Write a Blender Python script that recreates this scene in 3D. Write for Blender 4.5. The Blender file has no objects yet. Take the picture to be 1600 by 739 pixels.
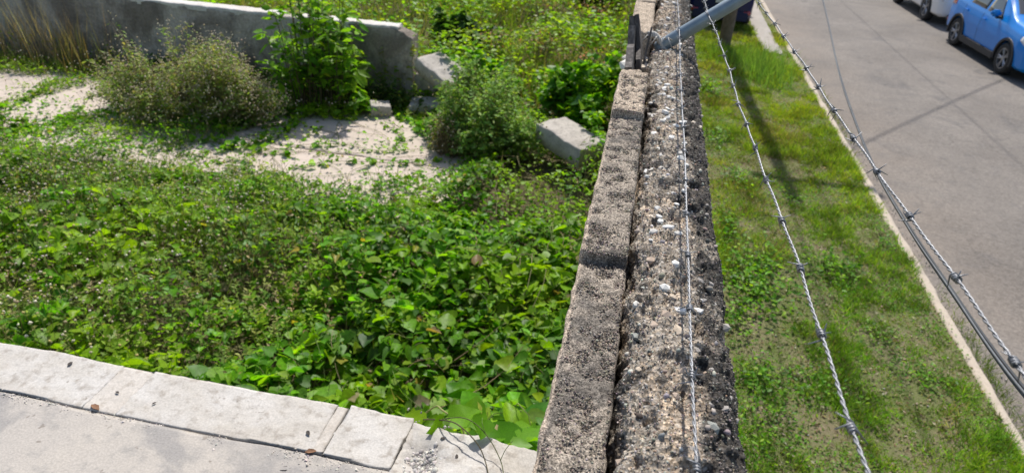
import bpy, bmesh, math, random
import numpy as np
from mathutils import Vector, Matrix, Quaternion

SC = bpy.context.scene
COL = SC.collection
rng = np.random.default_rng(7)
random.seed(7)

# ------------------------------------------------------------------ camera
CAM_Z = 4.2
cd = bpy.data.cameras.new('camera')
cd.sensor_width = 36.0
cd.lens = 36.0 * 1100 / 1600
cd.clip_start = 0.02
cd.clip_end = 600
cd.dof.use_dof = True
cd.dof.focus_distance = 1.35
cd.dof.aperture_fstop = 6.5
cam = bpy.data.objects.new('camera', cd)
COL.objects.link(cam)
cam.matrix_world = Matrix(((0.97908418, -0.14615836, 0.14153411, 0.0),
                           (0.19498015, 0.47536159, -0.85791264, 0.0),
                           (0.05811122, 0.86756503, 0.49391699, CAM_Z),
                           (0, 0, 0, 1)))
SC.camera = cam

# ------------------------------------------------------------------ sky + sun
SUN_EL = math.radians(53)
SUN_AZ = math.radians(-3.0)          # measured from +Y towards +X
w = bpy.data.worlds.new('World')
SC.world = w
w.use_nodes = True
nt = w.node_tree
bg = nt.nodes['Background']
sky = nt.nodes.new('ShaderNodeTexSky')
sky.sky_type = 'NISHITA'
sky.sun_disc = False
sky.sun_elevation = SUN_EL
sky.sun_rotation = SUN_AZ
sky.air_density = 1.0
sky.dust_density = 1.5
nt.links.new(sky.outputs[0], bg.inputs[0])
bg.inputs[1].default_value = 0.13
sl = bpy.data.lights.new('sun', 'SUN')
sl.energy = 4.6
sl.angle = math.radians(0.53)
sl.color = (1.0, 0.955, 0.89)
sun = bpy.data.objects.new('sun', sl)
COL.objects.link(sun)
sdir = Vector((-math.sin(SUN_AZ) * math.cos(SUN_EL), -math.cos(SUN_AZ) * math.cos(SUN_EL), -math.sin(SUN_EL)))
sun.rotation_euler = sdir.to_track_quat('-Z', 'Y').to_euler()
sun.location = (0, 30, 40)

SC.view_settings.view_transform = 'Standard'
SC.view_settings.look = 'None'
SC.view_settings.exposure = 0.15
SC.view_settings.gamma = 1.0
SC.render.engine = 'CYCLES'
SC.cycles.use_denoising = True
SC.cycles.max_bounces = 8
SC.cycles.transparent_max_bounces = 8

# ------------------------------------------------------------------ numeric helpers
def _hash(ix, iy, seed):
    h = (ix.astype(np.int64) * 374761393 + iy.astype(np.int64) * 668265263 + seed * 974634777) & 0x7fffffff
    h = ((h ^ (h >> 13)) * 1274126177) & 0x7fffffff
    h = h ^ (h >> 16)
    return (h & 0xffff) / 65535.0

def vnoise(x, y, seed=0):
    x = np.asarray(x, float); y = np.asarray(y, float)
    x, y = np.broadcast_arrays(x, y)
    ix = np.floor(x); iy = np.floor(y)
    fx = x - ix; fy = y - iy
    fx = fx * fx * (3 - 2 * fx); fy = fy * fy * (3 - 2 * fy)
    a = _hash(ix, iy, seed); b = _hash(ix + 1, iy, seed)
    c = _hash(ix, iy + 1, seed); d = _hash(ix + 1, iy + 1, seed)
    return (a * (1 - fx) + b * fx) * (1 - fy) + (c * (1 - fx) + d * fx) * fy

def fbm(x, y, seed=0, o=4):
    s = 0; a = 0.5; t = 0
    for k in range(o):
        s = s + a * vnoise(np.asarray(x) * 2 ** k, np.asarray(y) * 2 ** k, seed + 17 * k)
        t += a; a *= 0.5
    return s / t

def sstep(a, b, x):
    t = np.clip((np.asarray(x, float) - a) / (b - a), 0, 1)
    return t * t * (3 - 2 * t)

def inpoly(px, py, poly):
    px = np.asarray(px); py = np.asarray(py)
    ins = np.zeros(px.shape, bool)
    n = len(poly)
    for i in range(n):
        x0, y0 = poly[i]; x1, y1 = poly[(i + 1) % n]
        c = ((y0 > py) != (y1 > py)) & (px < (x1 - x0) * (py - y0) / (y1 - y0 + 1e-12) + x0)
        ins ^= c
    return ins

def unit(a):
    return a / np.maximum(np.linalg.norm(a, axis=-1, keepdims=True), 1e-9)

# ------------------------------------------------------------------ object helpers
def mesh_np(name, V, F, col=None, smooth=False):
    V = np.ascontiguousarray(V, np.float32).reshape(-1, 3)
    F = np.ascontiguousarray(F, np.int32)
    k = F.shape[1]
    me = bpy.data.meshes.new(name)
    me.vertices.add(len(V)); me.vertices.foreach_set('co', V.ravel())
    me.loops.add(F.size); me.loops.foreach_set('vertex_index', F.ravel())
    me.polygons.add(len(F))
    me.polygons.foreach_set('loop_start', np.arange(0, F.size, k, dtype=np.int32))
    me.polygons.foreach_set('loop_total', np.full(len(F), k, np.int32))
    if smooth:
        me.polygons.foreach_set('use_smooth', np.ones(len(F), bool))
    if col is not None:
        a = me.attributes.new('col', 'FLOAT_COLOR', 'POINT')
        c = np.ones((len(V), 4), np.float32); c[:, :3] = col
        a.data.foreach_set('color', c.ravel())
    me.update(calc_edges=True)
    return me

def tag(o, label=None, cat=None, group=None, kind=None):
    if label: o['label'] = label
    if cat: o['category'] = cat
    if group: o['group'] = group
    if kind: o['kind'] = kind
    return o

def obj(name, me, mat=None, parent=None, loc=None, rot=None, mw=None):
    o = bpy.data.objects.new(name, me)
    COL.objects.link(o)
    if mat is not None and len(me.materials) == 0:
        me.materials.append(mat)
    if parent is not None:
        o.parent = parent
    if loc is not None: o.location = loc
    if rot is not None: o.rotation_euler = rot
    if mw is not None: o.matrix_local = mw
    return o

def empty(name, loc=(0, 0, 0), rz=0, label=None, cat=None, group=None):
    o = bpy.data.objects.new(name, None)
    o.empty_display_size = 0.1
    COL.objects.link(o)
    o.location = loc; o.rotation_euler = (0, 0, rz)
    return tag(o, label, cat, group)

class MB:
    """collects simple shapes into one mesh"""
    def __init__(s): s.v = []; s.f = []
    def add(s, V, F):
        b = len(s.v); s.v += [tuple(p) for p in V]; s.f += [tuple(i + b for i in f) for f in F]
    def box(s, c, d, M=None):
        x, y, z = (q / 2 for q in d)
        V = [Vector((sx * x, sy * y, sz * z)) for sx in (-1, 1) for sy in (-1, 1) for sz in (-1, 1)]
        if M is not None: V = [M @ p for p in V]
        V = [p + Vector(c) for p in V]
        s.add(V, [(0, 1, 3, 2), (4, 6, 7, 5), (0, 4, 5, 1), (2, 3, 7, 6), (0, 2, 6, 4), (1, 5, 7, 3)])
    def tube(s, pts, r, n=8, cap=True):
        pts = [Vector(p) for p in pts]
        rs = r if hasattr(r, '__len__') else [r] * len(pts)
        ref = Vector((0.13, 0.37, 0.92)).normalized()
        rings = []
        for i, p in enumerate(pts):
            t = (pts[min(i + 1, len(pts) - 1)] - pts[max(i - 1, 0)]).normalized()
            a = t.cross(ref)
            if a.length < 1e-3: a = t.cross(Vector((1, 0, 0)))
            a.normalize(); b = t.cross(a)
            rings.append([p + rs[i] * (math.cos(q) * a + math.sin(q) * b) for q in [2 * math.pi * k / n for k in range(n)]])
        V = [p for R in rings for p in R]; F = []
        for i in range(len(pts) - 1):
            for k in range(n):
                F.append((i * n + k, i * n + (k + 1) % n, (i + 1) * n + (k + 1) % n, (i + 1) * n + k))
        if cap:
            F.append(tuple(range(n - 1, -1, -1))); F.append(tuple((len(pts) - 1) * n + k for k in range(n)))
        s.add(V, F)
    def lathe(s, prof, n=24, axis='X', c=(0, 0, 0)):
        V = []; F = []
        for (a, r) in prof:
            for k in range(n):
                q = 2 * math.pi * k / n
                if axis == 'X': V.append((c[0] + a, c[1] + r * math.cos(q), c[2] + r * math.sin(q)))
                elif axis == 'Z': V.append((c[0] + r * math.cos(q), c[1] + r * math.sin(q), c[2] + a))
        for i in range(len(prof) - 1):
            for k in range(n):
                F.append((i * n + k, i * n + (k + 1) % n, (i + 1) * n + (k + 1) % n, (i + 1) * n + k))
        s.add(V, F)
    def mesh(s, name, smooth=False, bevel=0):
        me = bpy.data.meshes.new(name)
        me.from_pydata(s.v, [], s.f)
        bm = bmesh.new(); bm.from_mesh(me)
        bmesh.ops.recalc_face_normals(bm, faces=bm.faces)
        if bevel:
            bmesh.ops.bevel(bm, geom=list(bm.edges), offset=bevel, segments=2, affect='EDGES', clamp_overlap=True)
        bm.to_mesh(me); bm.free()
        if smooth:
            for p in me.polygons: p.use_smooth = True
        return me

def tubes_np(C, r, n=3, col=None):
    """C: (m, k, 3) polylines; r: (m,k) radii -> V, F(quads), per-vertex colour"""
    m, k, _ = C.shape
    T = np.empty_like(C)
    T[:, 1:-1] = C[:, 2:] - C[:, :-2]; T[:, 0] = C[:, 1] - C[:, 0]; T[:, -1] = C[:, -1] - C[:, -2]
    T = unit(T)
    ref = np.array([0.31, 0.95, 0.07])
    a = unit(np.cross(T, ref)); b = np.cross(T, a)
    ang = np.arange(n) * 2 * np.pi / n
    r = np.broadcast_to(r, (m, k))
    V = C[:, :, None, :] + r[:, :, None, None] * (np.cos(ang)[None, None, :, None] * a[:, :, None, :] + np.sin(ang)[None, None, :, None] * b[:, :, None, :])
    idx = np.arange(m * k * n).reshape(m, k, n)
    i0 = idx[:, :-1, :]; i1 = idx[:, 1:, :]
    F = np.stack([i0, np.roll(i0, -1, 2), np.roll(i1, -1, 2), i1], -1).reshape(-1, 4)
    c = None if col is None else np.repeat(col, k * n, axis=0)
    return V.reshape(-1, 3), F, c

def scatter(T, TF, P, fwd, nor, size, col):
    """place template T (k,3: across, along, normal) at P"""
    fwd = unit(fwd); side = unit(np.cross(fwd, nor)); nor = np.cross(side, fwd)
    size = np.asarray(size)
    if size.ndim == 1: size = np.repeat(size[:, None], 3, 1)
    A = np.stack([side, fwd, nor], 1) * size[:, :, None]      # m,3,3
    V = P[:, None, :] + np.einsum('kc,mcd->mkd', T, A)
    m, k = len(P), len(T)
    F = (TF[None] + (np.arange(m) * k)[:, None, None]).reshape(-1, TF.shape[1])
    return V.reshape(-1, 3), F, np.repeat(col, k, axis=0)

def join(parts):
    V = []; F = []; C = []; b = 0
    for v, f, c in parts:
        V.append(v); F.append(f + b); C.append(c); b += len(v)
    return np.concatenate(V), np.concatenate(F), np.concatenate(C)

# leaf templates ------------------------------------------------------
HEART = np.array([(0, .1, 0), (-.27, 0, .05), (-.47, .17, .10), (-.43, .45, .09), (-.22, .76, .03), (0, 1.0, -.10),
                  (.22, .76, .03), (.43, .45, .09), (.47, .17, .10), (.27, 0, .05), (0, .5, -.03)], float)
HEART_F = np.array([(10, (i + 1) % 10, i) for i in range(10)], np.int32)
OVAL = np.array([(0, 0, 0), (-.24, .35, .05), (-.17, .75, .03), (0, 1, -.05), (.17, .75, .03), (.24, .35, .05), (0, .45, -.02)], float)
OVAL_F = np.array([(6, (i + 1) % 6, i) for i in range(6)], np.int32)
LEAFLET = np.array([(0, 0, 0), (-.22, .5, .06), (0, 1, 0), (.22, .5, .06)], float)
LEAFLET_F = np.array([(0, 3, 2), (0, 2, 1)], np.int32)
BLADE = np.array([(-.5, 0, 0), (.5, 0, 0), (.42, .5, .04), (-.42, .5, .04), (0, 1, .22)], float)
BLADE_F = np.array([(0, 1, 2), (0, 2, 3), (3, 2, 4)], np.int32)
OCTA = np.array([(1, 0, 0), (-1, 0, 0), (0, 1, 0), (0, -1, 0), (0, 0, 1), (0, 0, -1)], float)
OCTA_F = np.array([(0, 2, 4), (2, 1, 4), (1, 3, 4), (3, 0, 4), (2, 0, 5), (1, 2, 5), (3, 1, 5), (0, 3, 5)], np.int32)

bmi = bmesh.new(); bmesh.ops.create_icosphere(bmi, subdivisions=1, radius=1)
ICO = np.array([v.co for v in bmi.verts]); ICO_F = np.array([[v.index for v in f.verts] for f in bmi.faces], np.int32); bmi.free()

def rnd_dirs(n, up=0.0, spread=1.0):
    d = rng.normal(size=(n, 3)) * spread
    d[:, 2] += up
    return unit(d)

def leaf_frames(n, tilt=0.45, bias=(0, 0.15, 0)):
    nor = rng.normal(size=(n, 3)) * tilt
    nor[:, 2] = 1.0
    nor += np.array(bias)
    nor = unit(nor)
    a = rng.uniform(0, 2 * np.pi, n)
    f = np.stack([np.cos(a), np.sin(a), np.full(n, -.25)], 1)
    f = unit(f - nor * np.sum(f * nor, 1, keepdims=True))
    return f, nor

def pal(n, cols, jit=0.15, weights=None):
    cols = np.array(cols, float)
    i = rng.choice(len(cols), n, p=weights)
    c = cols[i] * (1 + rng.normal(size=(n, 1)) * jit)
    c *= 1 + rng.normal(size=(n, 3)) * jit * .3
    return np.clip(c, 0.004, 0.9)

# ------------------------------------------------------------------ materials
MATS = {}
def newmat(name):
    m = bpy.data.materials.new(name); m.use_nodes = True
    MATS[name] = m
    n = m.node_tree
    return m, n, n.nodes['Principled BSDF'], n.nodes['Material Output']

def N(nt, t, **kw):
    n = nt.nodes.new(t)
    for k, v in kw.items():
        if k.startswith('i_'):
            key = k[2:]
            key = int(key) if key.isdigit() else key
            n.inputs[key].default_value = v
        else: setattr(n, k, v)
    return n

def L(nt, a, b): nt.links.new(a, b)

def texco(nt, kind='Object', scale=(1, 1, 1)):
    tc = N(nt, 'ShaderNodeTexCoord'); mp = N(nt, 'ShaderNodeMapping')
    mp.inputs['Scale'].default_value = scale
    L(nt, tc.outputs[kind], mp.inputs[0])
    return mp.outputs[0]

def noise(nt, vec, scale, detail=4, rough=.55, dist=0):
    n = N(nt, 'ShaderNodeTexNoise')
    n.inputs['Scale'].default_value = scale; n.inputs['Detail'].default_value = detail
    n.inputs['Roughness'].default_value = rough; n.inputs['Distortion'].default_value = dist
    L(nt, vec, n.inputs['Vector'])
    return n.outputs[0]

def ramp(nt, fac, stops):
    r = N(nt, 'ShaderNodeValToRGB')
    els = r.color_ramp.elements
    while len(els) < len(stops): els.new(0.5)
    for e, (p, c) in zip(els, stops):
        e.position = p
        e.color = (c, c, c, 1) if not hasattr(c, '__len__') else (*c, 1)
    L(nt, fac, r.inputs[0])
    return r.outputs[0]

def mix(nt, fac, a, b, mode='MIX'):
    m = N(nt, 'ShaderNodeMix', data_type='RGBA', blend_type=mode)
    for s, v in ((0, fac), (6, a), (7, b)):
        if isinstance(v, (int, float)): m.inputs[s].default_value = v
        elif isinstance(v, (tuple, list)): m.inputs[s].default_value = (*v, 1)
        else: L(nt, v, m.inputs[s])
    return m.outputs[2]

def bump(nt, b, height, strength=.5, dist=.01, prev=None):
    n = N(nt, 'ShaderNodeBump'); n.inputs['Strength'].default_value = strength; n.inputs['Distance'].default_value = dist
    L(nt, height, n.inputs['Height'])
    if prev is not None: L(nt, prev, n.inputs['Normal'])
    L(nt, n.outputs[0], b.inputs['Normal'])
    return n.outputs[0]

def leaf_material(name, trans=0.38, rough=0.42, spec=0.45, tcol=(1.5, 1.55, 0.45)):
    m, nt, b, out = newmat(name)
    at = N(nt, 'ShaderNodeAttribute', attribute_name='col')
    v = texco(nt, 'Object')
    nz = noise(nt, v, 45, 2)
    c = mix(nt, 1.0, at.outputs['Color'], ramp(nt, nz, [(.3, .78), (.7, 1.2)]), 'MULTIPLY')
    L(nt, c, b.inputs['Base Color'])
    b.inputs['Roughness'].default_value = rough
    b.inputs['Specular IOR Level'].default_value = spec
    t = N(nt, 'ShaderNodeBsdfTranslucent')
    L(nt, mix(nt, 1.0, c, tcol, 'MULTIPLY'), t.inputs[0])
    ms = N(nt, 'ShaderNodeMixShader'); ms.inputs[0].default_value = trans
    L(nt, b.outputs[0], ms.inputs[1]); L(nt, t.outputs[0], ms.inputs[2])
    L(nt, ms.outputs[0], out.inputs[0])
    return m

def attr_material(name, rough=.9, spec=.2, nscale=300, lo=.6, hi=1.35, bs=.4, bd=.002):
    m, nt, b, out = newmat(name)
    at = N(nt, 'ShaderNodeAttribute', attribute_name='col')
    v = texco(nt, 'Object')
    nz = noise(nt, v, nscale, 3, .6)
    c = mix(nt, 1.0, at.outputs['Color'], ramp(nt, nz, [(.32, lo), (.68, hi)]), 'MULTIPLY')
    L(nt, c, b.inputs['Base Color'])
    b.inputs['Roughness'].default_value = rough; b.inputs['Specular IOR Level'].default_value = spec
    bump(nt, b, nz, bs, bd)
    return m

def plain(name, col, rough=.5, metal=0, spec=.5, coat=0, nscale=None, var=.2, bs=0, bd=.002):
    m, nt, b, out = newmat(name)
    b.inputs['Base Color'].default_value = (*col, 1)
    b.inputs['Roughness'].default_value = rough; b.inputs['Metallic'].default_value = metal
    b.inputs['Specular IOR Level'].default_value = spec
    b.inputs['Coat Weight'].default_value = coat; b.inputs['Coat Roughness'].default_value = .06
    if nscale:
        v = texco(nt, 'Object'); nz = noise(nt, v, nscale, 4)
        L(nt, mix(nt, 1.0, col, ramp(nt, nz, [(.3, 1 - var), (.7, 1 + var)]), 'MULTIPLY'), b.inputs['Base Color'])
        if bs: bump(nt, b, nz, bs, bd)
    return m

leaf_material('vine_leaf', .48, .46, .26)
leaf_material('weed_leaf', .36, .6, .2)
leaf_material('grass_blade', .34, .6, .2)
attr_material('stem', .8, .2, 60, .8, 1.2, .2, .002)
attr_material('seed_head', .9, .1, 80, .85, 1.15, .1, .002)
attr_material('pebble', .8, .3, 500, .75, 1.2, .3, .001)

def wall_top_material():
    m, nt, b, out = newmat('exposed_aggregate')
    at = N(nt, 'ShaderNodeAttribute', attribute_name='col')
    v = texco(nt, 'Object')
    vo = N(nt, 'ShaderNodeTexVoronoi'); vo.inputs['Scale'].default_value = 260
    L(nt, v, vo.inputs['Vector'])
    sep = N(nt, 'ShaderNodeSeparateColor'); L(nt, vo.outputs['Color'], sep.inputs[0])
    grain = ramp(nt, sep.outputs[0], [(0, .45), (.4, .75), (.75, 1.1), (.95, 1.7)])
    tint = mix(nt, sep.outputs[1], (1.06, .98, .86), (.96, 1.0, 1.04))
    c = mix(nt, 1.0, at.outputs['Color'], grain, 'MULTIPLY')
    c = mix(nt, 1.0, c, tint, 'MULTIPLY')
    n2 = noise(nt, v, 90, 5, .7)
    c = mix(nt, 1.0, c, ramp(nt, n2, [(.3, .5), (.62, 1.25)]), 'MULTIPLY')
    L(nt, c, b.inputs['Base Color'])
    b.inputs['Roughness'].default_value = .92; b.inputs['Specular IOR Level'].default_value = .2
    p = bump(nt, b, vo.outputs['Distance'], .8, .0016)
    bump(nt, b, n2, .8, .003, p)
    return m
wall_top_material()

def block_material():
    m, nt, b, out = newmat('weathered_block')
    at = N(nt, 'ShaderNodeAttribute', attribute_name='col')
    v = texco(nt, 'Object')
    vo = N(nt, 'ShaderNodeTexVoronoi'); vo.inputs['Scale'].default_value = 560
    L(nt, v, vo.inputs['Vector'])
    sep = N(nt, 'ShaderNodeSeparateColor'); L(nt, vo.outputs['Color'], sep.inputs[0])
    grain = ramp(nt, sep.outputs[0], [(0, .3), (.28, .6), (.65, 1.05), (.93, 1.75)])
    n2 = noise(nt, v, 160, 4, .7)
    c = mix(nt, 1.0, at.outputs['Color'], grain, 'MULTIPLY')
    c = mix(nt, 1.0, c, ramp(nt, n2, [(.33, .66), (.6, 1.10)]), 'MULTIPLY')
    L(nt, c, b.inputs['Base Color'])
    b.inputs['Roughness'].default_value = .92; b.inputs['Specular IOR Level'].default_value = .2
    p = bump(nt, b, n2, .7, .0025)
    bump(nt, b, vo.outputs['Distance'], .7, .001, p)
    return m
block_material()

def pale_concrete(name, c0, c1, c2, big=3.0, spots=True, gray=None):
    """bleached concrete: mottled, fine pits, stains"""
    m, nt, b, out = newmat(name)
    v = texco(nt, 'Object')
    n1 = noise(nt, v, big, 5, .6, .6)
    n2 = noise(nt, v, big * 7, 5, .65)
    n3 = noise(nt, v, 170, 3, .6)
    c = mix(nt, ramp(nt, n1, [(.38, 0), (.62, 1)]), c0, c1)
    c = mix(nt, ramp(nt, n2, [(.52, 0), (.66, .75)]), c, c2)
    if gray is not None:
        n5 = noise(nt, v, big * .8, 6, .62, .3)
        c = mix(nt, ramp(nt, n5, [(.47, 0), (.53, .8)]), c, gray)
    if spots:
        n4 = noise(nt, v, 38, 2, .5)
        c = mix(nt, ramp(nt, n4, [(.69, 0), (.74, .7)]), c, (.22, .19, .16))
    c = mix(nt, 1.0, c, ramp(nt, n3, [(.3, .84), (.7, 1.1)]), 'MULTIPLY')
    L(nt, c, b.inputs['Base Color'])
    b.inputs['Roughness'].default_value = .9; b.inputs['Specular IOR Level'].default_value = .25
    p = bump(nt, b, n2, .35, .006)
    bump(nt, b, n3, .35, .002, p)
    return m
pale_concrete('bleached_kerb', (.54, .515, .48), (.46, .425, .375), (.31, .275, .235), 4)
pale_concrete('sunlit_wall_top', (.66, .64, .61), (.6, .56, .5), (.48, .43, .37), 5)  # sunlight on the back wall's top, painted as a whiter concrete
pale_concrete('terrace_floor', (.43, .395, .355), (.46, .42, .37), (.33, .31, .285), 2.4, gray=(.29, .275, .262))
pale_concrete('joint_mortar', (.53, .49, .44), (.48, .435, .38), (.36, .32, .27), 4)
pale_concrete('patio_concrete', (.58, .49, .42), (.52, .44, .37), (.42, .36, .30), 1.4)
pale_concrete('rubble_concrete', (.50, .46, .41), (.38, .35, .31), (.24, .215, .19), 4.5)
pale_concrete('drive_concrete', (.42, .38, .335), (.37, .335, .295), (.3, .27, .24), 1.0)

def back_wall_material():
    m, nt, b, out = newmat('stained_concrete')
    v = texco(nt, 'Object')
    n1 = noise(nt, v, 1.6, 6, .65, .5)
    vs = texco(nt, 'Object', (2.2, 2.2, .9)); n2 = noise(nt, vs, 1.5, 4, .6)
    n3 = noise(nt, v, 30, 4, .6)
    c = mix(nt, ramp(nt, n1, [(.42, 0), (.58, 1)]), (.45, .40, .34), (.22, .185, .15))
    c = mix(nt, ramp(nt, n2, [(.50, 0), (.64, .65)]), c, (.14, .115, .09))
    c = mix(nt, 1.0, c, ramp(nt, n3, [(.3, .75), (.7, 1.2)]), 'MULTIPLY')
    L(nt, c, b.inputs['Base Color']); b.inputs['Roughness'].default_value = .92
    p = bump(nt, b, n1, .8, .06); bump(nt, b, n3, .9, .02, p)
back_wall_material()

def asphalt():
    m, nt, b, out = newmat('asphalt')
    v = texco(nt, 'Object')
    n1 = noise(nt, v, .45, 5, .6, .4)
    n2 = noise(nt, v, 3.0, 5, .7)
    n3 = noise(nt, v, 95, 3, .7)
    c = mix(nt, ramp(nt, n1, [(.35, 0), (.65, 1)]), (.150, .133, .117), (.210, .187, .164))
    c = mix(nt, ramp(nt, n2, [(.52, 0), (.70, .6)]), c, (.125, .117, .112))
    c = mix(nt, ramp(nt, noise(nt, v, .9, 4, .5, .8), [(.60, 0), (.70, .55)]), c, (.105, .099, .096))
    c = mix(nt, ramp(nt, noise(nt, v, 2.1, 2, .5), [(.70, 0), (.76, .6)]), c, (.07, .067, .066))
    vo = N(nt, 'ShaderNodeTexVoronoi', feature='DISTANCE_TO_EDGE'); vo.inputs['Scale'].default_value = .42
    nd = N(nt, 'ShaderNodeTexNoise'); nd.inputs['Scale'].default_value = 1.3; nd.inputs['Detail'].default_value = 6
    L(nt, v, nd.inputs['Vector'])
    vm = N(nt, 'ShaderNodeVectorMath', operation='MULTIPLY_ADD'); vm.inputs[1].default_value = (.9, .9, .9)
    L(nt, nd.outputs['Color'], vm.inputs[0]); L(nt, v, vm.inputs[2]); L(nt, vm.outputs[0], vo.inputs['Vector'])
    crack = ramp(nt, vo.outputs['Distance'], [(.002, .30), (.008, 0)])
    crack = mix(nt, 1.0, crack, ramp(nt, noise(nt, v, .35, 2), [(.48, 0), (.56, 1)]), 'MULTIPLY')
    c = mix(nt, crack, c, (.07, .065, .06))
    # sandy dust drifted along the kerb
    tc = N(nt, 'ShaderNodeTexCoord'); sx = N(nt, 'ShaderNodeSeparateXYZ'); L(nt, tc.outputs['Object'], sx.inputs[0])
    mr = N(nt, 'ShaderNodeMapRange'); mr.inputs[1].default_value = 3.55; mr.inputs[2].default_value = 5.2
    mr.inputs[3].default_value = .62; mr.inputs[4].default_value = 0; L(nt, sx.outputs[0], mr.inputs[0])
    d = mix(nt, 1.0, mr.outputs[0], ramp(nt, noise(nt, v, 1.1, 5, .6), [(.3, .15), (.6, 1)]), 'MULTIPLY')
    c = mix(nt, d, c, (.25, .205, .165))
    c = mix(nt, 1.0, c, ramp(nt, n3, [(.3, .6), (.7, 1.45)]), 'MULTIPLY')
    c = mix(nt, 1.0, c, ramp(nt, noise(nt, v, 22, 4, .7), [(.35, .82), (.65, 1.2)]), 'MULTIPLY')
    L(nt, c, b.inputs['Base Color']); b.inputs['Roughness'].default_value = .85; b.inputs['Specular IOR Level'].default_value = .25
    p = bump(nt, b, n3, .5, .004); bump(nt, b, n2, .2, .01, p)
asphalt()

def soil(name, a, bcol, c3, sc=2.0):
    m, nt, b, out = newmat(name)
    v = texco(nt, 'Object')
    n1 = noise(nt, v, sc, 6, .65, .3); n2 = noise(nt, v, sc * 22, 5, .7)
    c = mix(nt, ramp(nt, n1, [(.38, 0), (.62, 1)]), a, bcol)
    c = mix(nt, ramp(nt, n2, [(.55, 0), (.7, .8)]), c, c3)
    L(nt, c, b.inputs['Base Color']); b.inputs['Roughness'].default_value = .95; b.inputs['Specular IOR Level'].default_value = .1
    bump(nt, b, n2, .8, .02)
soil('verge_soil', (.21, .18, .11), (.13, .16, .05), (.30, .25, .17), 2.4)
soil('lot_soil', (.13, .10, .065), (.085, .08, .035), (.2, .165, .12), 1.2)
soil('far_soil', (.12, .14, .05), (.16, .14, .08), (.2, .17, .11), .3)

m, nt, b, out = newmat('galvanized_wire')
v = texco(nt, 'Object'); n1 = noise(nt, v, 90, 3)
L(nt, ramp(nt, n1, [(.3, (.17, .175, .185)), (.7, (.33, .335, .35))]), b.inputs['Base Color'])
b.inputs['Metallic'].default_value = .7; b.inputs['Roughness'].default_value = .5
m, nt, b, out = newmat('galvanized_pipe')
v = texco(nt, 'Object'); n1 = noise(nt, v, 14, 5, .6)
L(nt, ramp(nt, n1, [(.3, (.21, .26, .29)), (.7, (.30, .36, .40))]), b.inputs['Base Color'])
b.inputs['Metallic'].default_value = .35; b.inputs['Roughness'].default_value = .42
m, nt, b, out = newmat('weathered_wood')
v = texco(nt, 'Object', (14, 14, 1.2)); n1 = noise(nt, v, 6, 5, .6)
L(nt, ramp(nt, n1, [(.3, (.04, .036, .033)), (.55, (.115, .10, .09)), (.78, (.30, .27, .24))]), b.inputs['Base Color'])
b.inputs['Roughness'].default_value = .9; bump(nt, b, n1, .6, .004)
plain('pole_wood', (.17, .12, .085), .85, nscale=9, var=.35, bs=.4, bd=.01)
plain('black_cable', (.018, .018, .02), .38, spec=.6, nscale=40, var=.3)
plain('grey_cable', (.12, .125, .13), .4, spec=.5, nscale=40, var=.2)
plain('rope_fibre', (.50, .48, .44), .9, nscale=120, var=.3, bs=.5, bd=.003)
plain('dead_leaf', (.20, .10, .05), .8, nscale=60, var=.4)
plain('dark_bit', (.05, .04, .035), .85, nscale=120, var=.4)
plain('blue_paint', (.002, .225, .70), .34, spec=.35, coat=.3, nscale=3, var=.03)
plain('white_paint', (.74, .74, .73), .35, coat=.8, nscale=3, var=.03)
plain('navy_paint', (.004, .008, .075), .4, spec=.3, coat=.25, nscale=3, var=.05)
plain('black_plastic', (.022, .022, .024), .6, nscale=60, var=.2)
plain('tyre_rubber', (.02, .02, .02), .8, nscale=40, var=.25)
plain('alloy', (.30, .31, .33), .35, metal=.7, nscale=20, var=.08)
plain('dark_gap', (.006, .006, .007), .7, nscale=20, var=.1)
plain('car_glass', (.02, .025, .028), .05, spec=.8, coat=.5, nscale=4, var=.05)
plain('lamp_clear', (.6, .62, .65), .12, spec=.8, coat=.8, nscale=20, var=.1)
plain('lamp_red', (.36, .012, .012), .15, spec=.7, coat=.9, nscale=20, var=.1)
plain('plate', (.66, .66, .64), .5, nscale=30, var=.06)

# ------------------------------------------------------------------ grids and rough slabs
def grid_faces(nx, ny):
    i = np.arange(nx * ny).reshape(ny, nx)
    return np.stack([i[:-1, :-1], i[:-1, 1:], i[1:, 1:], i[1:, :-1]], -1).reshape(-1, 4)

def sheet(name, xs, ys, zf, mat):
    X, Y = np.meshgrid(xs, ys)
    V = np.stack([X, Y, zf(X, Y)], -1).reshape(-1, 3)
    return mesh_np(name, V, grid_faces(len(xs), len(ys)), smooth=True)

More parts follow.
